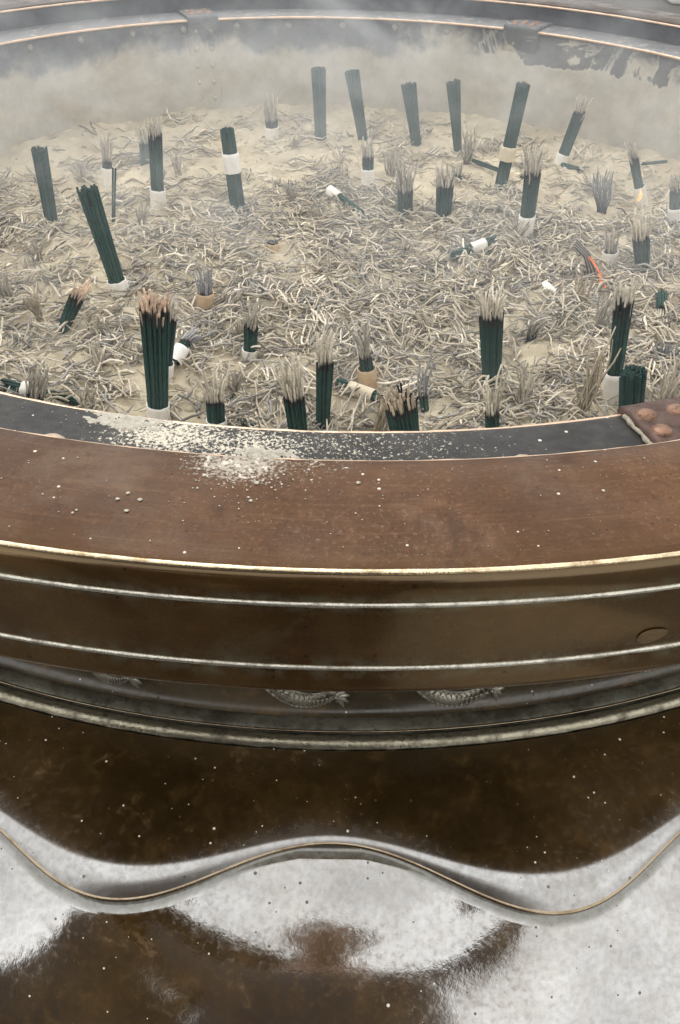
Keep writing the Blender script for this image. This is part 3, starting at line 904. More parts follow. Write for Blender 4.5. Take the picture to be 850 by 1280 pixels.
def make_bundle(label, base, d, L, r0, r1, ashL=0., ashd=None, band=None, band_mat=None, tip='grey', sink=.016, name='incense_bundle', group=G_INC, curl=1., thick=.00146, end_ash=0., broken=0.):
    d, u, w = frame_of(d); base = Vector(base)
    ad = Vector(ashd).normalized() if ashd is not None else d
    root = thing(name, tuple(base), label, 'incense', group)
    na = max(2.2, 2 * r0 / (2 * thick))
    hp = hexpack(na)
    if len(hp) < 2: hp = np.array([[-.4, 0], [.5, .2]])
    st = MB(); tp = MB(); n = 0
    pts_s = []; rad_s = []; col_s = []; pts_a = []; rad_a = []; col_a = []
    for (a, b) in hp:
        a += random.gauss(0, .022); b += random.gauss(0, .022)
        if random.random() < .04: continue
        top = L * (1 + random.gauss(0, .022 if ashL else .008))
        if ashL and random.random() < .25: top *= random.uniform(.86, 1.02)
        if broken and random.random() < broken: top *= random.uniform(.8, .97)
        o0 = u * (a * r0) + w * (b * r0); o1 = u * (a * r1) + w * (b * r1)
        f1 = top / L if L else 1
        ts = [-sink / max(L, .01), .25, .6, .9 * f1, .965 * f1, f1]
        shade = random.uniform(.75, 1.25); dusty = random.uniform(0, .05)
        pp = []; cc = []
        for q, t in enumerate(ts):
            fan = max(0, min(1.02, t)) ** 1.25
            o = o0.lerp(o1, fan)
            pp.append(base + d * (L * t) + o)
            c = GREEN * shade + dusty * np.array([.5, .48, .4]) * (1 - t)
            if q == 5: c = np.array([.016, .015, .014]) if ashL else c * .55
            elif q == 4 and ashL: c = np.array([.016, .017, .016])
            elif q == 3 and ashL: c = c * .7
            cc.append(c)
        pts_s.append([tuple(x) for x in pp]); rad_s.append([thick * .97] * 6); col_s.append(cc)
        if ashL and random.random() < .88:
            la = ashL * (.30 + .78 * random.random() ** .9) if tip != 'stump' else ashL * random.uniform(.3, 1.1)
            ph = random.uniform(0, 6.28); wob = random.uniform(.4, 1.3) * curl
            out = (u * a + w * b)
            side = u * random.gauss(0, 1) + w * random.gauss(0, 1)
            pa = []; ca = []
            base_c = {'grey': (.55, .515, .45), 'pale': (.70, .65, .55), 'pink': (.78, .60, .47), 'stump': (.66, .56, .43), 'smoky': (.36, .36, .365)}[tip]
            base_c = np.array(base_c) * random.uniform(.65, 1.2)
            e0 = pp[-1]; blackstump = tip == 'stump' and random.random() < .45
            for k in range(8):
                s = k / 7
                dirn = d.lerp(ad, min(1, s * 1.3))
                p = e0 + dirn * (la * s) + out * (.17 * curl * la * s ** 1.8) + side * (.075 * wob * la * s ** 1.6) + u * (.03 * wob * la * math.sin(ph + s * 5.5) * s) + w * (.03 * wob * la * math.cos(ph + s * 4.5) * s)
                p.z -= .10 * curl * la * s ** 3 * random.uniform(0, 1)
                pa.append(tuple(p))
                blk = max(0, 1 - s / .16) if tip != 'pink' else max(0, 1 - s / .3)
                c = base_c * (.85 + .3 * s)
                if blackstump: c = np.array([.012, .012, .013])
                ca.append(c * (1 - blk) + np.array([.015, .015, .016]) * blk)
            pts_a.append(pa); rad_a.append(list(thick * np.interp(np.linspace(0, 1, 8), [0, .2, .8, 1], [.95, .84, .80, .74]) * random.uniform(.75, 1.05))); col_a.append(ca)
        n += 1
    # sticks get end caps by closing with a tiny ring
    P_ = np.array(pts_s); R_ = np.array(rad_s); C_ = np.array(col_s)
    P_ = np.concatenate([P_, P_[:, -1:] + np.array(d) * .00015], 1); R_ = np.concatenate([R_, R_[:, -1:] * .02], 1); C_ = np.concatenate([C_, C_[:, -1:] * (.9 if ashL else .8)], 1)
    strands_to_mb(st, P_, R_, C_, 7)
    st.build('sticks', M_STICK, root)
    if pts_a:
        strands_to_mb(tp, np.array(pts_a), np.array(rad_a), np.array(col_a), 5)
        tp.build('ash_tips', M_ASHSTICK, root)
    if band:
        m = MB(); nseg = 34
        h0, h1 = band
        lo = h0 - (.016 if h0 == 0 else 0); h1 = h1 + (.003 if h0 == 0 else 0)
        vv = []
        rows = [lo, h0 + (h1 - h0) * .35, h0 + (h1 - h0) * .8, h1]
        for ri, h in enumerate(rows):
            fan = max(0, min(1, h / max(L, .02))) ** 1.25
            R = r0 + (r1 - r0) * fan
            for k in range(nseg):
                t = 2 * PI * k / nseg
                rr = (R + thick * .75) * (1 + .03 * math.sin(6 * t + ri) + .03 * noise.noise(Vector((math.cos(t) * 2, math.sin(t) * 2, ri + base.x * 50))))
                hh = h + (.0007 * noise.noise(Vector((math.cos(t) * 3, math.sin(t) * 3, base.y * 70))) if ri in (0, 3) else 0)
                vv.append(tuple(base + d * hh + (u * math.cos(t) + w * math.sin(t)) * rr))
        for k in range(nseg):      # inner lip, so the paper has a thickness
            q = Vector(vv[3 * nseg + k]); ax = base + d * h1
            vv.append(tuple(ax + (q - ax) * .9 - d * .0003))
        ff = [(i * nseg + k, i * nseg + (k + 1) % nseg, (i + 1) * nseg + (k + 1) % nseg, (i + 1) * nseg + k) for i in range(4) for k in range(nseg)]
        m.add(vv, ff); m.build('paper_band', band_mat or M_PAPER, root)
    return root


def hz(x, y): return float(H(np.array(x), np.array(y)))


#   label, x, y, lean (dx/dz), length of the green, lean of the ash, length of the ash, foot radius, top radius, paper band
BUNDLES = [
    ('plain flat topped unburnt green bundle, leftmost upright one in the far ash', -0.430, 1.210, 0.020, 0.111, 0.000, 0.000, 0.0087, 0.0110, None),
    ('tall thick green bundle leaning left with charred flat top and white foot', -0.288, 1.008, -0.156, 0.132, 0.000, 0.000, 0.0102, 0.0141, (0, 0.0135)),
    ('green bundle with curled grey ash top and white foot, standing before a shorter stub', -0.295, 1.317, 0.072, 0.102, -0.005, 0.028, 0.0099, 0.0112, (0, 0.0201)),
    ('short blue-green stub with grey ash tips, half hidden behind a taller white-footed bundle', -0.355, 1.517, 0.082, 0.029, -0.031, 0.034, 0.0083, 0.0096, None),
    ('nearly burnt down bundle with feathery grey ash beside a pair of thin loose sticks', -0.396, 1.416, 0.113, 0.030, 0.107, 0.051, 0.0079, 0.0091, (0, 0.0192)),
    ('thin pair of loose green sticks standing alone beside a burnt down bundle', -0.344, 1.222, 0.166, 0.085, 0.000, 0.000, 0.0023, 0.0034, None),
    ('green bundle with a white paper band round its upper half, leaning left without ash', -0.167, 1.288, -0.085, 0.121, 0.000, 0.000, 0.0116, 0.0098, (0.0607, 0.0886)),
    ('small burnt down bundle with grey ash tuft and white paper foot near the back wall', -0.146, 1.684, -0.026, 0.026, -0.096, 0.046, 0.0098, 0.0119, (0, 0.0127)),
    ('straight unburnt dark green bundle at the back, leftmost of the four without paper bands', -0.053, 1.661, -0.039, 0.123, 0.000, 0.000, 0.0104, 0.0142, None),
    ('unburnt green bundle at the back leaning left behind a short white-footed ashy bundle', 0.026, 1.673, -0.208, 0.119, 0.000, 0.000, 0.0090, 0.0143, None),
    ('shortest unburnt green bundle at the back, third from the left of the bare row', 0.125, 1.642, -0.212, 0.107, 0.000, 0.000, 0.0089, 0.0149, None),
    ('unburnt green bundle at the back with a grey ash tuft touching its right foot', 0.199, 1.614, -0.179, 0.120, 0.000, 0.000, 0.0073, 0.0146, None),
    ('short ashy bundle with white paper foot just in front of a left-leaning unburnt bundle', 0.033, 1.443, -0.040, 0.039, -0.040, 0.031, 0.0087, 0.0098, (0, 0.018)),
    ('stubby green bundle with grey ash plume, free standing left of a similar fatter stub', 0.090, 1.319, -0.069, 0.030, -0.014, 0.044, 0.0112, 0.0117, None),
    ('stubby green bundle whose grey ash plume hides a second small stub behind it', 0.147, 1.289, -0.047, 0.048, -0.017, 0.029, 0.0110, 0.0125, None),
    ('tiny burnt stub with ash plume tucked behind a fatter green stub', 0.182, 1.435, -0.108, 0.016, -0.108, 0.023, 0.0073, 0.0079, None),
    ('longest green bundle, leaning right with a cream paper band round its middle', 0.249, 1.413, 0.084, 0.163, 0.000, 0.000, 0.0105, 0.0115, (0.0500, 0.0720)),
    ('green bundle with long ash plume and torn white foot right of the cream-banded one', 0.263, 1.228, -0.045, 0.089, -0.109, 0.040, 0.0094, 0.0113, (0, 0.0274)),
    ('green bundle leaning right with a loose crown of grey ash near the back wall', 0.383, 1.583, 0.214, 0.081, 0.155, 0.027, 0.0101, 0.0111, (0, 0.0077)),
    ('dark bundle leaning left with a small flame licking its white paper foot', 0.475, 1.381, -0.432, 0.074, -0.542, 0.028, 0.0077, 0.0087, (0, 0.0237)),
    ('dark green bundle with long pale ash fingers standing right below the small flame', 0.405, 1.105, -0.292, 0.051, -0.194, 0.040, 0.0087, 0.0117, None),
    ('burnt out bundle of grey ash strands left standing in a white paper cup', 0.368, 1.139, -0.143, 0.014, -0.224, 0.040, 0.0078, 0.0094, (0, 0.0127)),
    ('green bundle with white paper foot at the very right edge of the ash', 0.502, 1.287, -0.229, 0.055, -0.274, 0.019, 0.0092, 0.0095, (0, 0.0233)),
    ('short green bundle leaning strongly right with pinkish ash tips among pale ash strands', -0.334, 0.906, 0.591, 0.046, 0.639, 0.028, 0.0080, 0.0102, None),
    ('thick dark green bundle with short pinkish ash tips and white foot near the rim', -0.188, 0.724, 0.080, 0.116, 0.084, 0.019, 0.0094, 0.0142, (0, 0.0124)),
    ('slim green bundle with ash tips standing right behind the thick pink-tipped bundle', -0.194, 0.796, 0.195, 0.073, 0.360, 0.027, 0.0065, 0.0074, (0, 0.0193)),
    ('charred stub of grey ash strands by the left front edge beside a white paper roll', -0.318, 0.742, 0.212, 0.012, 0.289, 0.032, 0.0087, 0.0098, None),
    ('tan paper stub with dark burnt ring and smoky grey ash plume at centre left', -0.173, 0.972, 0.025, 0.017, 0.027, 0.034, 0.0089, 0.0089, (0, 0.017)),
    ('short green bundle with fine grey ash plume standing between two stubs in open ash', -0.107, 0.857, 0.076, 0.034, 0.155, 0.033, 0.0077, 0.0089, (0, 0.004)),
    ('short green bundle with wide fan of grey ash near the powdery rim', -0.126, 0.707, 0.025, 0.032, 0.034, 0.037, 0.0084, 0.0090, (0, 0.0075)),
    ('green bundle with tall thin ash strands whose foot is hidden behind the front flange', -0.040, 0.674, -0.090, 0.059, -0.086, 0.043, 0.0086, 0.0100, None),
    ('green bundle with long wavy ash fingers round a black hollow, near the front flange', -0.020, 0.724, 0.028, 0.068, -0.008, 0.046, 0.0073, 0.0097, None),
    ('dark stub with tan paper foot and ash plume standing over a lying paper roll', 0.027, 0.803, -0.125, 0.031, -0.131, 0.045, 0.0083, 0.0085, (0, 0.0147)),
    ('fat green bundle with black charred and cream ash stumps, foot behind the front flange', 0.065, 0.667, -0.188, 0.058, -0.270, 0.018, 0.0124, 0.0148, None),
    ('small blue-green stub under a smoky grey ash plume behind the fat charred bundle', 0.086, 0.756, -0.215, 0.013, -0.066, 0.050, 0.0054, 0.0062, None),
    ('big green bundle with pale ash crown standing behind a small stub with tall ash fan', 0.163, 0.810, -0.144, 0.081, -0.133, 0.034, 0.0096, 0.0128, None),
    ('small blue-green stub with tall ash fan in front of the big ash-crowned bundle', 0.149, 0.693, -0.135, 0.035, -0.135, 0.054, 0.0075, 0.0081, None),
    ('tall green bundle with pale ash crown and long white paper foot beside a glowing ember', 0.290, 0.785, -0.117, 0.109, -0.179, 0.028, 0.0082, 0.0123, (0, 0.0276)),
    ('short fat unburnt green bundle with charred flat top beside the riveted copper plate', 0.294, 0.725, -0.193, 0.068, 0.000, 0.000, 0.0114, 0.0128, None),
]
TIPS = {'pinkish': 'pink', 'charred and cream': 'stump', 'smoky': 'smoky', 'pale ash': 'pale', 'long wavy': 'pale', 'tall ash fan': 'pale', 'wide fan': 'pale', 'tall thin': 'pale', 'smoke': 'smoky'}
for lab, x, y, lean, L, alean, ashL, r0, r1, band in BUNDLES:
    tip = 'grey'
    for k, v in TIPS.items():
        if k in lab: tip = v; break
    bm = M_TAN if ('tan paper' in lab) else (M_CREAM if 'cream paper' in lab else M_PAPER)
    z0 = SAND
    d = (lean, random.gauss(0, .02), 1)
    make_bundle(lab, (x, y, z0), d, L, r0 * 1.08, r1 * 1.08, ashL * 1.06, (alean + random.gauss(0, .03), random.gauss(0, .06), 1) if ashL else None, band, bm, tip,
                curl=1.5 if 'fan' in lab else (1.25 if 'plume' in lab or 'feathery' in lab else 1.), broken=.18 if 'charred flat' in lab else 0.)


def lying(label, a, b, r, ash=0., band=None, bm=None, za=.0, zb=.0, tip='grey', name='incense_bundle', r1=None):
    p = Vector((a[0], a[1], hz(*a) + r * .75 + za)); q = Vector((b[0], b[1], hz(*b) + r * .75 + zb))
    dv = q - p; L = dv.length; dv.normalize()
    return make_bundle(label, p, dv, L, r, r1 or r, ash, (dv.x, dv.y, dv.z - .25) if ash else None, band, bm or M_PAPER, tip, sink=0., name=name, group=G_LYING)


lying('dark bundle lying in the ash with a white paper end at its upper left', (-.029, 1.337), (.025, 1.272), .0072, .026, (0.0005, .026), za=.008)
lying('dark slender bundle lying at the back behind the cream-banded one', (.217, 1.536), (.297, 1.470), .0058, 0, (.075, .0995), M_CREAM)
lying('short green bundle lying in mid ash with a white paper band round it', (.146, 1.133), (.212, 1.165), .0066, 0, (.031, .054), za=.002, zb=.004)
lying('charred black bundle end lying by the left front edge of the ash', (-.312, .760), (-.268, .744), .0055, .008, tip='smoky')
lying('white paper roll with dark sticks lying at the far left front of the ash', (-.322, .757), (-.358, .762), .0075, .022, (0.0005, .014), zb=-.001)
lying('white paper roll tipped over with grey ash spilling up to its right', (-.187, .822), (-.177, .845), .0078, .030, (-.002, .0185), za=.001, zb=.009, tip='smoky')
lying('charred dark bundle lying just behind the powdery part of the front flange', (-.106, .722), (-.074, .703), .0045, .008, tip='smoky')
lying('green bundle lying with a tan paper roll round its near end', (.038, .770), (-.006, .795), .0066, 0, (.006, .036), M_CREAM, za=.001, zb=.001)
lying('dark burnt bundle lying at right, spilling pale ash curls toward the front', (.398, 1.000), (.392, .972), .0078, .034, None, None, za=.004, tip='pale')
lying('little charred bundle lying under the far right leaning bundle', (.378, 1.552), (.400, 1.510), .0062, .010, tip='smoky')
r_ = lying('stray charred stick bundle stuck crosswise through the left-leaning flaming bundle', (.462, 1.384), (.503, 1.392), .0026, 0, za=.062, zb=.062)

# tan paper stump with a charred crown, alone in the ash
t = make_bundle('stubby tan paper roll with a charred dark crown standing alone in mid ash', (-.103, 1.140, SAND), (0, 0, 1), .0165, .0076, .0080, .0022, (0, 0, 1), (0, .0125), M_TAN, 'smoky')

# tufts of ash strands that still stand where a bundle burnt down
TUFTS = [
    (-.436, 1.405, .030, .0098, 0, 'grey ash tuft between the leftmost upright bundle and a burnt down white-footed bundle'),
    (-.418, 1.095, .029, .0097, 0, 'grey ash tuft below the leftmost upright bundle'),
    (-.306, 1.231, .030, .0094, 0, 'grey ash tuft right below a tall white-footed ashy bundle'),
    (-.089, 1.345, .029, .0088, 0, 'thin ash tuft right of the white-banded bundle'),
    (-.287, 1.456, .031, .0081, 0, 'faint dark ash tuft left of the white-banded bundle'),
    (-.052, 1.254, .022, .0072, 0, 'low ash tuft left of the lying white-ended bundle'),
    (-.099, 1.605, .021, .0102, 0, 'wide low ash tuft near the back wall behind open sandy ash'),
    (-.005, 1.263, .023, .0084, 0, 'brownish ash tuft standing before the lying white-ended bundle'),
    (.208, 1.539, .064, .0105, 1, 'tall ash tuft with dark foot touching the fourth bare back bundle'),
    (.073, 1.482, .041, .0123, 0, 'bushy ash tuft right of a short white-footed stub at the back'),
    (.402, 1.344, .058, .0126, 2, 'smouldering bluish grey ash tuft left of the flaming bundle'),
    (.243, 1.191, .032, .0069, 0, 'narrow ash tuft left of the torn white-footed bundle'),
    (-.419, .971, .036, .0089, 1, 'ash tuft with dark foot at the left edge of the bowl'),
    (-.371, .935, .028, .0082, 0, 'brown ash tuft left of the strongly leaning short green bundle'),
    (-.285, .880, .027, .0083, 0, 'ash tuft right below the strongly leaning short green bundle'),
    (-.267, .806, .034, .0079, 0, 'pale ash tuft left of the thick pink-tipped bundle'),
    (-.260, .730, .027, .0082, 0, 'spread ash tuft just behind the left front flange'),
    (-.115, .767, .028, .0085, 0, 'smoky ash tuft right behind the wide fan bundle'),
    (.037, .702, .050, .0068, 0, 'tall brown ash tuft left of the fat charred bundle'),
    (.101, .913, .031, .0076, 0, 'crossed pale ash tuft in the middle of the front ash'),
    (.223, .913, .043, .0086, 1, 'curled over ash tuft with black foot beside the white paper scrap'),
    (.295, .995, .043, .0076, 0, 'brownish ash tuft left of the glowing orange ember'),
    (.303, .926, .048, .0077, 1, 'dark ash tuft between the paper scrap and the tall white-footed bundle'),
    (.250, .750, .080, .0083, 0, 'tallest brown ash tuft, near the front flange at right'),
    (.188, .761, .046, .0076, 0, 'pale ash tuft right behind the tall ash fan stub'),
    (.367, .858, .026, .0119, 2, 'bluish dark ash tuft at the right behind the copper plate'),
    (.345, .769, .051, .0119, 0, 'wide pale ash tuft standing right behind the copper plate'),
    (.080, 1.136, .025, .0100, 0, 'low ash tuft left of the lying white-banded bundle'),
    (-.122, .890, .021, .0065, 0, 'tiny ash tuft behind a short green plume bundle'),
    (.156, 1.317, .025, .0075, 0, 'small ash tuft right behind the fatter green stub'),
]
for x, y, h, r, kind, lab in TUFTS:
    m = MB(); pts = []; rad = []; col = []
    lean = random.gauss(0, .12) * (1 if h < .06 else .25)
    n = int(13 + r * 850)
    for k in range(n):
        a = random.uniform(0, 6.28); q = math.sqrt(random.random()) * r * .62
        hh = h * random.uniform(.45, 1.12); out = random.uniform(.1, .5) * (1 if h < .06 else .30)
        ph = random.uniform(0, 6.28); pp = []; cc = []
        sx, sy = random.gauss(0, .12), random.gauss(0, .12)
        bc = np.array({0: (.48, .44, .37), 1: (.43, .40, .35), 2: (.27, .285, .305)}[kind]) * random.uniform(.6, 1.25)
        if 'brown' in lab: bc *= np.array([.96, .90, .82])
        if 'pale' in lab: bc *= 1.3
        for s in np.linspace(-.25, 1, 7):
            sp = max(0, s)
            droop = 1.4 * sp ** 2.2 if 'curled' in lab else 0
            pp.append((x + math.cos(a) * (q + out * r * sp ** 1.5 * 1.6) + lean * hh * sp + sx * hh * sp + .05 * hh * math.sin(ph + 5 * s) + droop * .3 * hh,
                       y + math.sin(a) * (q + out * r * sp ** 1.5 * 1.6) + sy * hh * sp, SAND + .002 + hh * (s - .22 * droop * sp)))
            blk = max(0, 1 - sp / .30) if kind else 0
            cc.append(bc * (.85 + .25 * sp) * (1 - blk) + np.array([.018, .02, .022]) * blk)
        pts.append(pp); col.append(cc); rad.append(list(np.interp(np.linspace(0, 1, 7), [0, .3, .85, 1], [.95, .95, .8, .5]) * .00122 * random.uniform(.8, 1.2)))
    strands_to_mb(m, np.array(pts), np.array(rad), np.array(col), 5)
    tag(m.build('ash_tuft', M_ASHSTICK, origin=(x, y, SAND)), lab, 'ash tuft', G_TUFT)

# single oddments
def blobmesh(c, rx, ry, rz, seed, n=16, rings=8):
    m = MB(); vv = []
    for i in range(rings + 1):
        ph = PI * (i + .02) / (rings + .04)
        for k in range(n):
            t = 2 * PI * k / n
            q = 1 + .35 * noise.noise(Vector((math.cos(t) * 1.5 * math.sin(ph), math.sin(t) * 1.5 * math.sin(ph), seed + math.cos(ph))))
            vv.append((c[0] + rx * q * math.sin(ph) * math.cos(t), c[1] + ry * q * math.sin(ph) * math.sin(t), c[2] + rz * q * math.cos(ph)))
    m.add(vv, [(i * n + k, i * n + (k + 1) % n, (i + 1) * n + (k + 1) % n, (i + 1) * n + k) for i in range(rings) for k in range(n)])
    return m

for x, y, rx, ry, lab in ((.184, 1.214, .0085, .012, 'oblong dark charred lump lying left above the white-banded lying bundle'), (.192, 1.270, .006, .006, 'small round charred lump under the fatter green stub'),
                          (-.232, 1.045, .005, .004, 'tiny charred crumb in sandy ash left of the tan stump')):
    o = blobmesh((x, y, hz(x, y) + .002), rx, ry, .0045, x * 40).build('charred_lump', M_CHAR, origin=(x, y, hz(x, y)))
    tag(o, lab, 'charred lump', 'charred lumps in the ash')

# torn scrap of white paper
m = MB(); z = hz(.26, 1.02) + .010
sc = [(-.009, .006, .007), (-.004, .009, .009), (.003, .004, .006), (.009, -.001, .002), (.007, -.007, .000), (.001, -.004, .003), (-.006, -.003, .002)]
m.add([(.26 + a, 1.02 + b, z + c) for a, b, c in sc] + [(.26, 1.02, z + .006)], [(i, (i + 1) % 7, 7) for i in range(7)])
tag(m.build('paper_scrap', M_PAPER, smooth=False, origin=(.26, 1.02, z)), 'torn curled scrap of white paper lying among ash strands at right', 'paper scrap')

# glowing ember: a few bent strands still burning
root = thing('glowing_ember', (.325, 1.055, SAND), 'bent orange glowing incense strands burning left of the tall ash-crowned bundle', 'ember')
E1 = M_EMBER
m = MB()
for k in range(4):
    q = k * .0022
    m.tube([(.318 + q * .4, 1.075 - q, SAND + .034), (.327 + q * .7, 1.068 - q, SAND + .026 - q), (.335 + q * .5, 1.060 - q, SAND + .015 - q), (.335 + q, 1.055 - q, SAND + .004)], [.0007, .0010, .0011, .0008], 6)
m.build('glowing_strands', E1, root)
m = MB()
for k in range(7):
    q = (k - 3) * .0024
    m.tube([(.302 + q * .3, 1.090 + q, SAND + .045 + q * .3), (.316 + q * .5, 1.080 + q, SAND + .034), (.326 + q, 1.070 + q * .5, SAND + .017), (.330 + q, 1.060, SAND - .003)], [.0009, .0011, .0011, .0011], 5, (.30 if k % 2 else .06, .28 if k % 2 else .055, .25 if k % 2 else .05))
m.build('ash_strands', M_ASHSTICK, root)

# small flame on the white paper foot of the left-leaning bundle
m = MB(); fx, fy, fz = .4625, 1.365, SAND + .005
prof = [(0.0, .0), (.0034, .003), (.0044, .008), (.0034, .014), (.0016, .021), (.0002, .027)]
vv = []; nn = 12
for r, h in prof:
    r, h = r * .72, h * .78
    for k in range(nn):
        t = 2 * PI * k / nn
        vv.append((fx + r * math.cos(t) + .003 * math.sin(h * 150), fy + r * .7 * math.sin(t), fz + h))
m.add(vv, [(i * nn + k, i * nn + (k + 1) % nn, (i + 1) * nn + (k + 1) % nn, (i + 1) * nn + k) for i in range(5) for k in range(nn)])
tag(m.build('small_flame', M_FLAME, origin=(fx, fy, fz)), 'small yellow orange flame burning on a white paper foot at far right', 'flame')

# ash spilled on the rim: heaps and crumbs
mb = MB()
def heap(th0, th1, r0, r1, h, z, seed):
    nu, nv = 60, 16; vv = []
    for i in range(nu):
        for j in range(nv):
            u, v = i / (nu - 1), j / (nv - 1)
            e = max(0, 1 - (2 * u - 1) ** 2) ** .7 * max(0, 1 - (2 * v - 1) ** 2) ** .6
            q = noise.noise(Vector((u * 9, v * 4, seed))) * .5 + noise.noise(Vector((u * 30, v * 12, seed))) * .35
            vv.append(P3(th0 + u * (th1 - th0), r0 + v * (r1 - r0), z + h * (e * (1 + q) - .55 + .8 * q)))
    mb.add(vv, [(i * nv + j, i * nv + j + 1, (i + 1) * nv + j + 1, (i + 1) * nv + j) for i in range(nu - 1) for j in range(nv - 1)])
heap(-13.4, -8.2, .694, .713, .0022, -.0326, 3.)
heap(-4.9, -.9, .716, .732, .0024, -.0326, 8.)
def crumb(p, s):
    n = 6; vv = []
    for q in range(3):
        ph = PI * (q + .35) / 3.4
        for k in range(n):
            t = 2 * PI * k / n; rr = s * math.sin(ph) * random.uniform(.7, 1.3)
            vv.append((p[0] + rr * math.cos(t), p[1] + rr * math.sin(t), p[2] + s * .25 * math.cos(ph)))
    mb.add(vv, [(q * n + k, q * n + (k + 1) % n, (q + 1) * n + (k + 1) % n, (q + 1) * n + k) for q in range(2) for k in range(n)] + [tuple(range(n))[::-1]])
for _ in range(220):
    t = random.gauss(-3.4, 1.2); r = .771 + abs(random.gauss(0, .019))
    if r > .85: continue
    s = min(.0016, .00036 * math.exp(random.gauss(.0, .65)))
    crumb(P3(t, r, .0003), s)
for _ in range(110):
    t = random.uniform(-16, 15); r = random.uniform(.775, .85)
    crumb(P3(t, r, .0002), .00026 * math.exp(random.gauss(0, .5)))
for x, y in ((-.1158, .3407), (-.1114, .3456), (-.1041, .3405), (-.1092, .3313), (.0095, .3593)):
    crumb((x, y, .0004), .0013)
for _ in range(420):
    t = random.gauss(-4, 5.5); r = random.uniform(.698, .735)
    crumb(P3(t, r, -.0324), .00034 * math.exp(random.gauss(0, .5)))
o = mb.build('ash_spill', M_ASHPOWDER, origin=P3(-4, .74, 0))
tag(o, 'pale ash powder and crumbs spilled over the near rim and flange', 'ash', kind='stuff')


# ================================================================== smoke
g = NT('incense_smoke')
X, Y, Z = g.xyz()
mp = g.n('ShaderNodeMapping', Vector=g.co); mp.inputs['Scale'].default_value = (1., .8, 1.5)
n1 = g.noise(3.6, 5, .62, 1.8, mp.outputs[0])
n2 = g.noise(9., 3, .6, .8, mp.outputs[0])
d = g.math('ADD', g.math('MULTIPLY', g.ramp(n1, .44, .68), .95), g.math('MULTIPLY', g.math('MULTIPLY', g.ramp(n2, .46, .66), g.ramp(n1, .35, .6, .2, 1.)), .65))
d = g.math('MULTIPLY', d, g.ramp(Y, -.55, .10, .08, 1.))                 # hangs toward the far side
d = g.math('MULTIPLY', d, g.ramp(Z, .22, .33, 1., 0.))
d = g.math('ADD', d, g.math('MULTIPLY', g.ramp(n2, .50, .75), g.math('MULTIPLY', g.ramp(X, -.05, .25), g.ramp(Y, -.55, -.35, 0, .4))))
d = g.math('MULTIPLY', d, g.ramp(X, -.45, .35, 1.25, .8))
d = g.math('MULTIPLY', g.math('ADD', d, .045), SMOKE)
vs = g.n('ShaderNodeVolumeScatter', Color=(.85, .925, 1.), Density=d, Anisotropy=.15)
M_SMOKE = g.shader(vs.outputs[0], True)
mb = MB()
lathe(mb, [(0.0005, -.212), (.692, -.212), (.692, -.05), (.66, .02), (.60, .09), (.45, .125), (0.0005, .125)][::-1], n=64)
o = mb.build('smoke', M_SMOKE, smooth=False, origin=(CX, CY, SAND))
tag(o, 'thin bluish white incense smoke drifting over the far half of the bowl', 'smoke', kind='stuff')


# ================================================================== around the burner
g = NT('stone_paving')
n1 = g.noise(2.5, 6, .65); n2 = g.noise(40, 5, .7)
br = g.n('ShaderNodeTexBrick', Scale=1.0); g.t.links.new(g.co, br.inputs['Vector'])
br.inputs['Color1'].default_value = (.085, .08, .075, 1); br.inputs['Color2'].default_value = (.12, .115, .105, 1); br.inputs['Mortar'].default_value = (.06, .058, .055, 1)
br.inputs['Mortar Size'].default_value = .008; br.inputs['Brick Width'].default_value = .9; br.inputs['Row Height'].default_value = .6
c = g.cmix(g.ramp(n1, .3, .7, 0, .6), br.outputs['Color'], (.06, .058, .055))
M_PAVE = g.shader(g.bsdf(Base__Color=c, Roughness=.75, Normal=g.bump(n2, .3, .004)))
mb = MB(); mb.add([(-60, -60, GROUND), (60, -60, GROUND), (60, 60, GROUND), (-60, 60, GROUND)], [(0, 1, 2, 3)])
tag(mb.build('ground', M_PAVE, smooth=False), 'grey stone paving round the incense burner', 'ground', kind='structure')


# pale slab added out of view, for a light reflection in the rim band
mb = MB(); mb.add([(.04, -1.9, GROUND + .004), (1.15, -1.9, GROUND + .004), (1.15, -.30, GROUND + .004), (.04, -.30, GROUND + .004)], [(0, 1, 2, 3)])
tag(mb.build('pavement', M_ADDED_SLAB, smooth=False), 'pale slab added out of view to lighten the reflection in the rim band', 'pavement', kind='structure')

# unseen people, added to put dark shapes into the belly's reflection
def skinned(name, verts, edges, radii, mat, parent, sub=2, rootv=0):
    o0 = ORI[parent.name]
    me = bpy.data.meshes.new(name + '_cage')
    me.from_pydata([tuple(np.array(v) - o0) for v in verts], edges, [])
    ob = bpy.data.objects.new(name + '_cage', me); COL.objects.link(ob)
    md = ob.modifiers.new('s', 'SKIN'); md.use_smooth_shade = True
    for i, r in enumerate(radii):
        sv = me.skin_vertices[0].data[i]; sv.radius = (r, r) if not hasattr(r, '__len__') else r
        sv.use_root = i == rootv
    ob.modifiers.new('b', 'SUBSURF').levels = sub
    dg = bpy.context.evaluated_depsgraph_get()
    nm = bpy.data.meshes.new_from_object(ob.evaluated_get(dg))
    bpy.data.objects.remove(ob); bpy.data.meshes.remove(me)
    nm.materials.clear(); nm.materials.append(mat); nm.name = name
    nm.polygons.foreach_set('use_smooth', [True] * len(nm.polygons))
    o = bpy.data.objects.new(name, nm); COL.objects.link(o); o.parent = parent; ORI[o.name] = o0
    return o


V, E_, R_ = [], [], []
def add(p, r, link=None):
    """one joint of a figure: position as (across, forward, height) from its own stance"""
    V.append(LOC(p)); R_.append(r)
    if link is not None: E_.append((link, len(V) - 1))
    return len(V) - 1


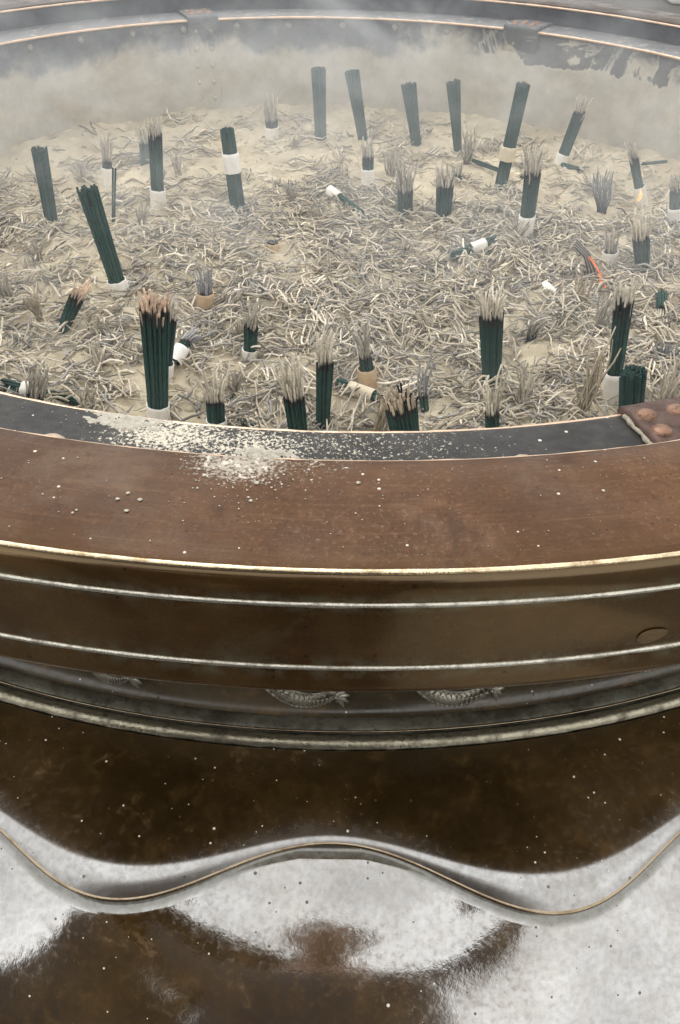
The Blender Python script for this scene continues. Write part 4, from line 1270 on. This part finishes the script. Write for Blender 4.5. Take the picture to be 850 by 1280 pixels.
def LOC(p):
    c, s = math.cos(FACE), math.sin(FACE)
    return (FX + p[0] * c - p[1] * s, FY + p[0] * s + p[1] * c, p[2] + FZ)


def fresh():
    V.clear(); E_.clear(); R_.clear()


def part_blob(p, rx, ry, rz, seed, name, mat, parent, n=16, rings=8):
    m = blobmesh((0, 0, 0), rx, ry, rz, seed, n, rings)
    v = m.v[0]; c, s = math.cos(FACE), math.sin(FACE); q = LOC(p)
    m.v[0] = np.stack([v[:, 0] * c - v[:, 1] * s + q[0], v[:, 0] * s + v[:, 1] * c + q[1], v[:, 2] + q[2]], -1)
    return m.build(name, mat, parent)


def make_added_person(label, x, y, face, z, holding, top_mat, leg_mat):
    global FX, FY, FZ, FACE
    FX, FY, FZ, FACE = x, y, z, face
    root = thing('person', (x, y, GROUND), label, 'person', 'added figures for the belly reflection')
    lean = .0 if not holding else 1.
    def arm(sh, s, r1, r2, r3):
        if holding:
            el = add((s * .235, .08, -.05), r2, sh); return add((s * .085, .30, .165), r3, el)
        el = add((s * .205, -.12, -.16), r2, sh); return add((s * .213, -.03, -.38), r3, el)
    fresh()
    pel = add((0, -.16, -.26), (.15, .11)); wa = add((0, -.14, -.10), (.135, .10), pel); ch = add((0, -.10, .06), (.165, .11), wa); up = add((0, -.06, .15), (.12, .085), ch)
    nk = add((0, -.02, .21), .052, up); jw = add((0, .035, .275), (.066, .072), nk); hd = add((0, .025, .345), (.076, .092), jw); add((0, .01, .41), (.058, .07), hd)
    for s in (-1, 1):
        sh = add((s * .17, -.07, .12), .062, up); wr = arm(sh, s, .062, .044, .027)
        hp = add((s * .092, -.16, -.34), .092, pel); kn = add((s * .10, -.12, -.74 - FZ * .5), .06, hp); an = add((s * .11, -.15, -1.12 - FZ), .042, kn); add((s * .12, .02, -1.165 - FZ), .036, an)
        if holding:
            pm = add((s * .066, .345, .205), (.036, .018), wr)
            for k in range(4):
                f1 = add((s * (.058 - .006 * k), .362, .225 + .014 * (1.5 - k)), .0085, pm); add((s * (.030 - .004 * k), .366, .232 + .014 * (1.5 - k)), .0078, f1)
            t1 = add((s * .052, .34, .240), .0095, pm); add((s * .030, .345, .262), .0085, t1)
        else:
            pm = add((s * .212, .00, -.455), (.018, .036), wr)
            for k in range(4):
                f1 = add((s * .208, .028 - .018 * k, -.505 - .006 * (k in (1, 2))), .0088, pm); add((s * .200, .026 - .017 * k, -.545 - .008 * (k in (1, 2))), .0078, f1)
            t1 = add((s * .205, .045, -.455), .0098, pm); add((s * .200, .058, -.492), .0086, t1)
    skinned('added_person_body', V, E_, R_, M_SKIN, root)
    fc = Vector((0, .025, .345)); fw = Vector((0, .93, -.36)); upv = Vector((0, .36, .93))
    for s in (-1, 1):
        part_blob(fc + fw * .088 + upv * .006 + Vector((s * .031, 0, 0)), .012, .007, .008, 2., 'eye', M_EYE, root)
        part_blob(fc + Vector((s * .080, -.01, .0)), .010, .018, .030, 5., 'ear', M_SKIN, root)
    part_blob(fc + fw * .098 - upv * .022, .013, .016, .022, 6., 'nose', M_SKIN, root)
    part_blob(fc + fw * .088 - upv * .055, .024, .008, .006, 7., 'mouth', M_LIP, root)
    part_blob((0, -.012, .378), .088, .100, .084, 9., 'hair', M_HAIR, root, 28, 16)
    fresh()
    pel = add((0, -.16, -.30), (.33, .19)); wa = add((0, -.14, -.12), (.31, .17), pel); ch = add((0, -.10, .02), (.27, .15), wa); up = add((0, -.06, .155), (.165, .12), ch); add((0, -.045, .225), (.095, .09), up)
    for s in (-1, 1):
        sh = add((s * .175, -.07, .12), .080, up); arm(sh, s, .08, .062, .042)
    skinned('added_person_jacket', V, E_, R_, top_mat, root)
    fresh()
    pel = add((0, -.16, -.26), (.16, .13))
    for s in (-1, 1):
        hp = add((s * .095, -.16, -.36), .105, pel); kn = add((s * .10, -.12, -.74 - FZ * .5), .075, hp); add((s * .11, -.15, -1.10 - FZ), .062, kn)
    skinned('added_person_trousers', V, E_, R_, leg_mat, root)
    for s in (-1, 1):
        part_blob((s * .118, -.05, -1.155 - FZ), .050, .135, .045, 3., 'shoe', M_HAIR, root, 20, 10)
    return root


make_added_person('unseen person in dark jacket, added to darken the middle of the belly reflection', .0, -.38, 0., .06, False, M_ADDED_JACKET, M_ADDED_TROUSERS)
make_added_person('unseen person in dark clothes further back, added to darken the left of the belly reflection', -.53, -.54, -.35, .10, False, M_ADDED_TROUSERS, M_ADDED_JACKET)

make_added_person('unseen person in dark clothes with the umbrella, added behind to fill out the dark reflection', -.21, -.98, 0., .04, False, M_ADDED_TROUSERS, M_ADDED_TROUSERS)

# unseen black umbrella, added to widen the dark reflection in the belly
hand = Vector((-.422, -.985, -.42)); apex = Vector((-.22, -.95, .66)); axis = (apex - hand).normalized()
um = thing('umbrella', tuple(hand), 'unseen open black umbrella, added behind the people to mirror as a dark wedge', 'umbrella')
ua = axis.orthogonal().normalized(); ub = axis.cross(ua)
m = MB(); vv = []; nr, nsp = 10, 64
for q in range(nr):
    t = (q + .02) / (nr - 1)
    for k in range(nsp):
        an = 2 * PI * k / nsp
        sc = 1 - .07 * t * (1 - abs(math.cos(4 * an)))        # scalloped between eight ribs
        rr = .50 * t * sc; dz = -.16 * t ** 1.9 - .012 * t * (1 - abs(math.cos(4 * an)))
        vv.append(tuple(apex + ua * (rr * math.cos(an)) + ub * (rr * math.sin(an)) + axis * dz))
m.add(vv, [(q * nsp + k, q * nsp + (k + 1) % nsp, (q + 1) * nsp + (k + 1) % nsp, (q + 1) * nsp + k) for q in range(nr - 1) for k in range(nsp)])
m.build('added_umbrella_canopy', M_ADDED_JACKET, um)
m = MB(); m.tube([tuple(hand), tuple(apex + axis * .05)], [.006, .005], 10); m.build('added_umbrella_shaft', M_HAIR, um)
m = MB(); m.tube([tuple(hand + axis * .06), tuple(hand - axis * .03), tuple(hand - axis * .07 + ua * .015), tuple(hand - axis * .07 + ua * .05)], [.012, .012, .012, .011], 10); m.build('added_umbrella_handle', M_HAIR, um)
for k in range(8):
    an = 2 * PI * k / 8; pts = []
    for t in np.linspace(.02, 1, 8):
        pts.append(tuple(apex + ua * (.498 * t * math.cos(an)) + ub * (.498 * t * math.sin(an)) + axis * (-.16 * t ** 1.9 - .004)))
    m = MB(); m.tube(pts, [.0025] * 8, 6); m.build('added_umbrella_rib', M_HAIR, um)

# a pale block standing on the paving beyond the burner
mb = MB(); mb.box((3.17, 9.75, GROUND), (4.4, 10.6, GROUND + .40))
wb = mb.build('stone_block', M_BLOCK, smooth=False, origin=(3.8, 10.2, GROUND)); bv = wb.modifiers.new('bevel', 'BEVEL'); bv.width = .03; bv.segments = 3
tag(wb, 'whitish stone block on the paving beyond the far rim, at top right', 'stone block')

# the camera's own axes
pitch, roll = math.radians(39.904), math.radians(1.418)
ct, s_ = math.cos(pitch), math.sin(pitch)
F = Vector((0, ct, -s_)); R0 = Vector((1, 0, 0)); U0 = Vector((0, s_, ct))
RT = R0 * math.cos(roll) + U0 * math.sin(roll); UP = -R0 * math.sin(roll) + U0 * math.cos(roll)


# ================================================================== light, sky, camera
wd = bpy.data.worlds.new('World'); SC.world = wd; wd.use_nodes = True
t = wd.node_tree; t.nodes.clear()
out = t.nodes.new('ShaderNodeOutputWorld'); bg = t.nodes.new('ShaderNodeBackground'); sky = t.nodes.new('ShaderNodeTexSky')
sky.sky_type = 'NISHITA'; sky.sun_disc = False; sky.sun_elevation = math.radians(58); sky.sun_rotation = math.radians(-25); sky.dust_density = 4; sky.air_density = 1.
hs = t.nodes.new('ShaderNodeHueSaturation'); hs.inputs['Saturation'].default_value = .15
mx = t.nodes.new('ShaderNodeMix'); mx.data_type = 'RGBA'; mx.inputs[0].default_value = .80
tc = t.nodes.new('ShaderNodeTexCoord'); nz = t.nodes.new('ShaderNodeTexNoise'); nz.inputs['Scale'].default_value = 2.2; nz.inputs['Detail'].default_value = 5
t.links.new(tc.outputs['Generated'], nz.inputs['Vector'])
cr = t.nodes.new('ShaderNodeMapRange'); cr.inputs['From Min'].default_value = .3; cr.inputs['From Max'].default_value = .7; cr.inputs['To Min'].default_value = .66; cr.inputs['To Max'].default_value = 1.20
t.links.new(nz.outputs['Fac'], cr.inputs['Value'])
vm = t.nodes.new('ShaderNodeVectorMath'); vm.operation = 'SCALE'; vm.inputs[0].default_value = (OVER * 1.0, OVER * .985, OVER * .955); t.links.new(cr.outputs[0], vm.inputs['Scale'])
t.links.new(sky.outputs[0], hs.inputs['Color']); t.links.new(hs.outputs[0], mx.inputs[6]); t.links.new(vm.outputs[0], mx.inputs[7])
t.links.new(mx.outputs[2], bg.inputs['Color']); bg.inputs['Strength'].default_value = .12; t.links.new(bg.outputs[0], out.inputs['Surface'])
sl = bpy.data.lights.new('sun', 'SUN'); sl.energy = 1.0; sl.angle = math.radians(32); sl.color = (1, .96, .9)
so = bpy.data.objects.new('sun', sl); COL.objects.link(so)
sd = Vector((math.sin(math.radians(-25)) * math.cos(math.radians(58)), math.cos(math.radians(-25)) * math.cos(math.radians(58)), math.sin(math.radians(58))))
so.rotation_euler = (-sd).to_track_quat('-Z', 'Y').to_euler()

cam = bpy.data.cameras.new('camera'); co = bpy.data.objects.new('camera', cam); COL.objects.link(co)
cam.sensor_fit = 'VERTICAL'; cam.sensor_height = 36.; cam.lens = 36. * 1060 / 1280
cam.clip_start = .01; cam.clip_end = 400
M3 = Matrix((RT, UP, -F)).transposed()
co.matrix_world = Matrix.Translation((0, 0, .28)) @ M3.to_4x4()
SC.camera = co

SC.view_settings.view_transform = 'Standard'; SC.view_settings.look = 'None'; SC.view_settings.exposure = 0; SC.view_settings.gamma = 1
SC.render.engine = 'CYCLES'
cy = SC.cycles
cy.use_denoising = True; cy.max_bounces = 6; cy.diffuse_bounces = 3; cy.glossy_bounces = 4; cy.volume_bounces = 1
cy.volume_step_rate = 2.5; cy.volume_max_steps = 48
cy.sample_clamp_indirect = 8
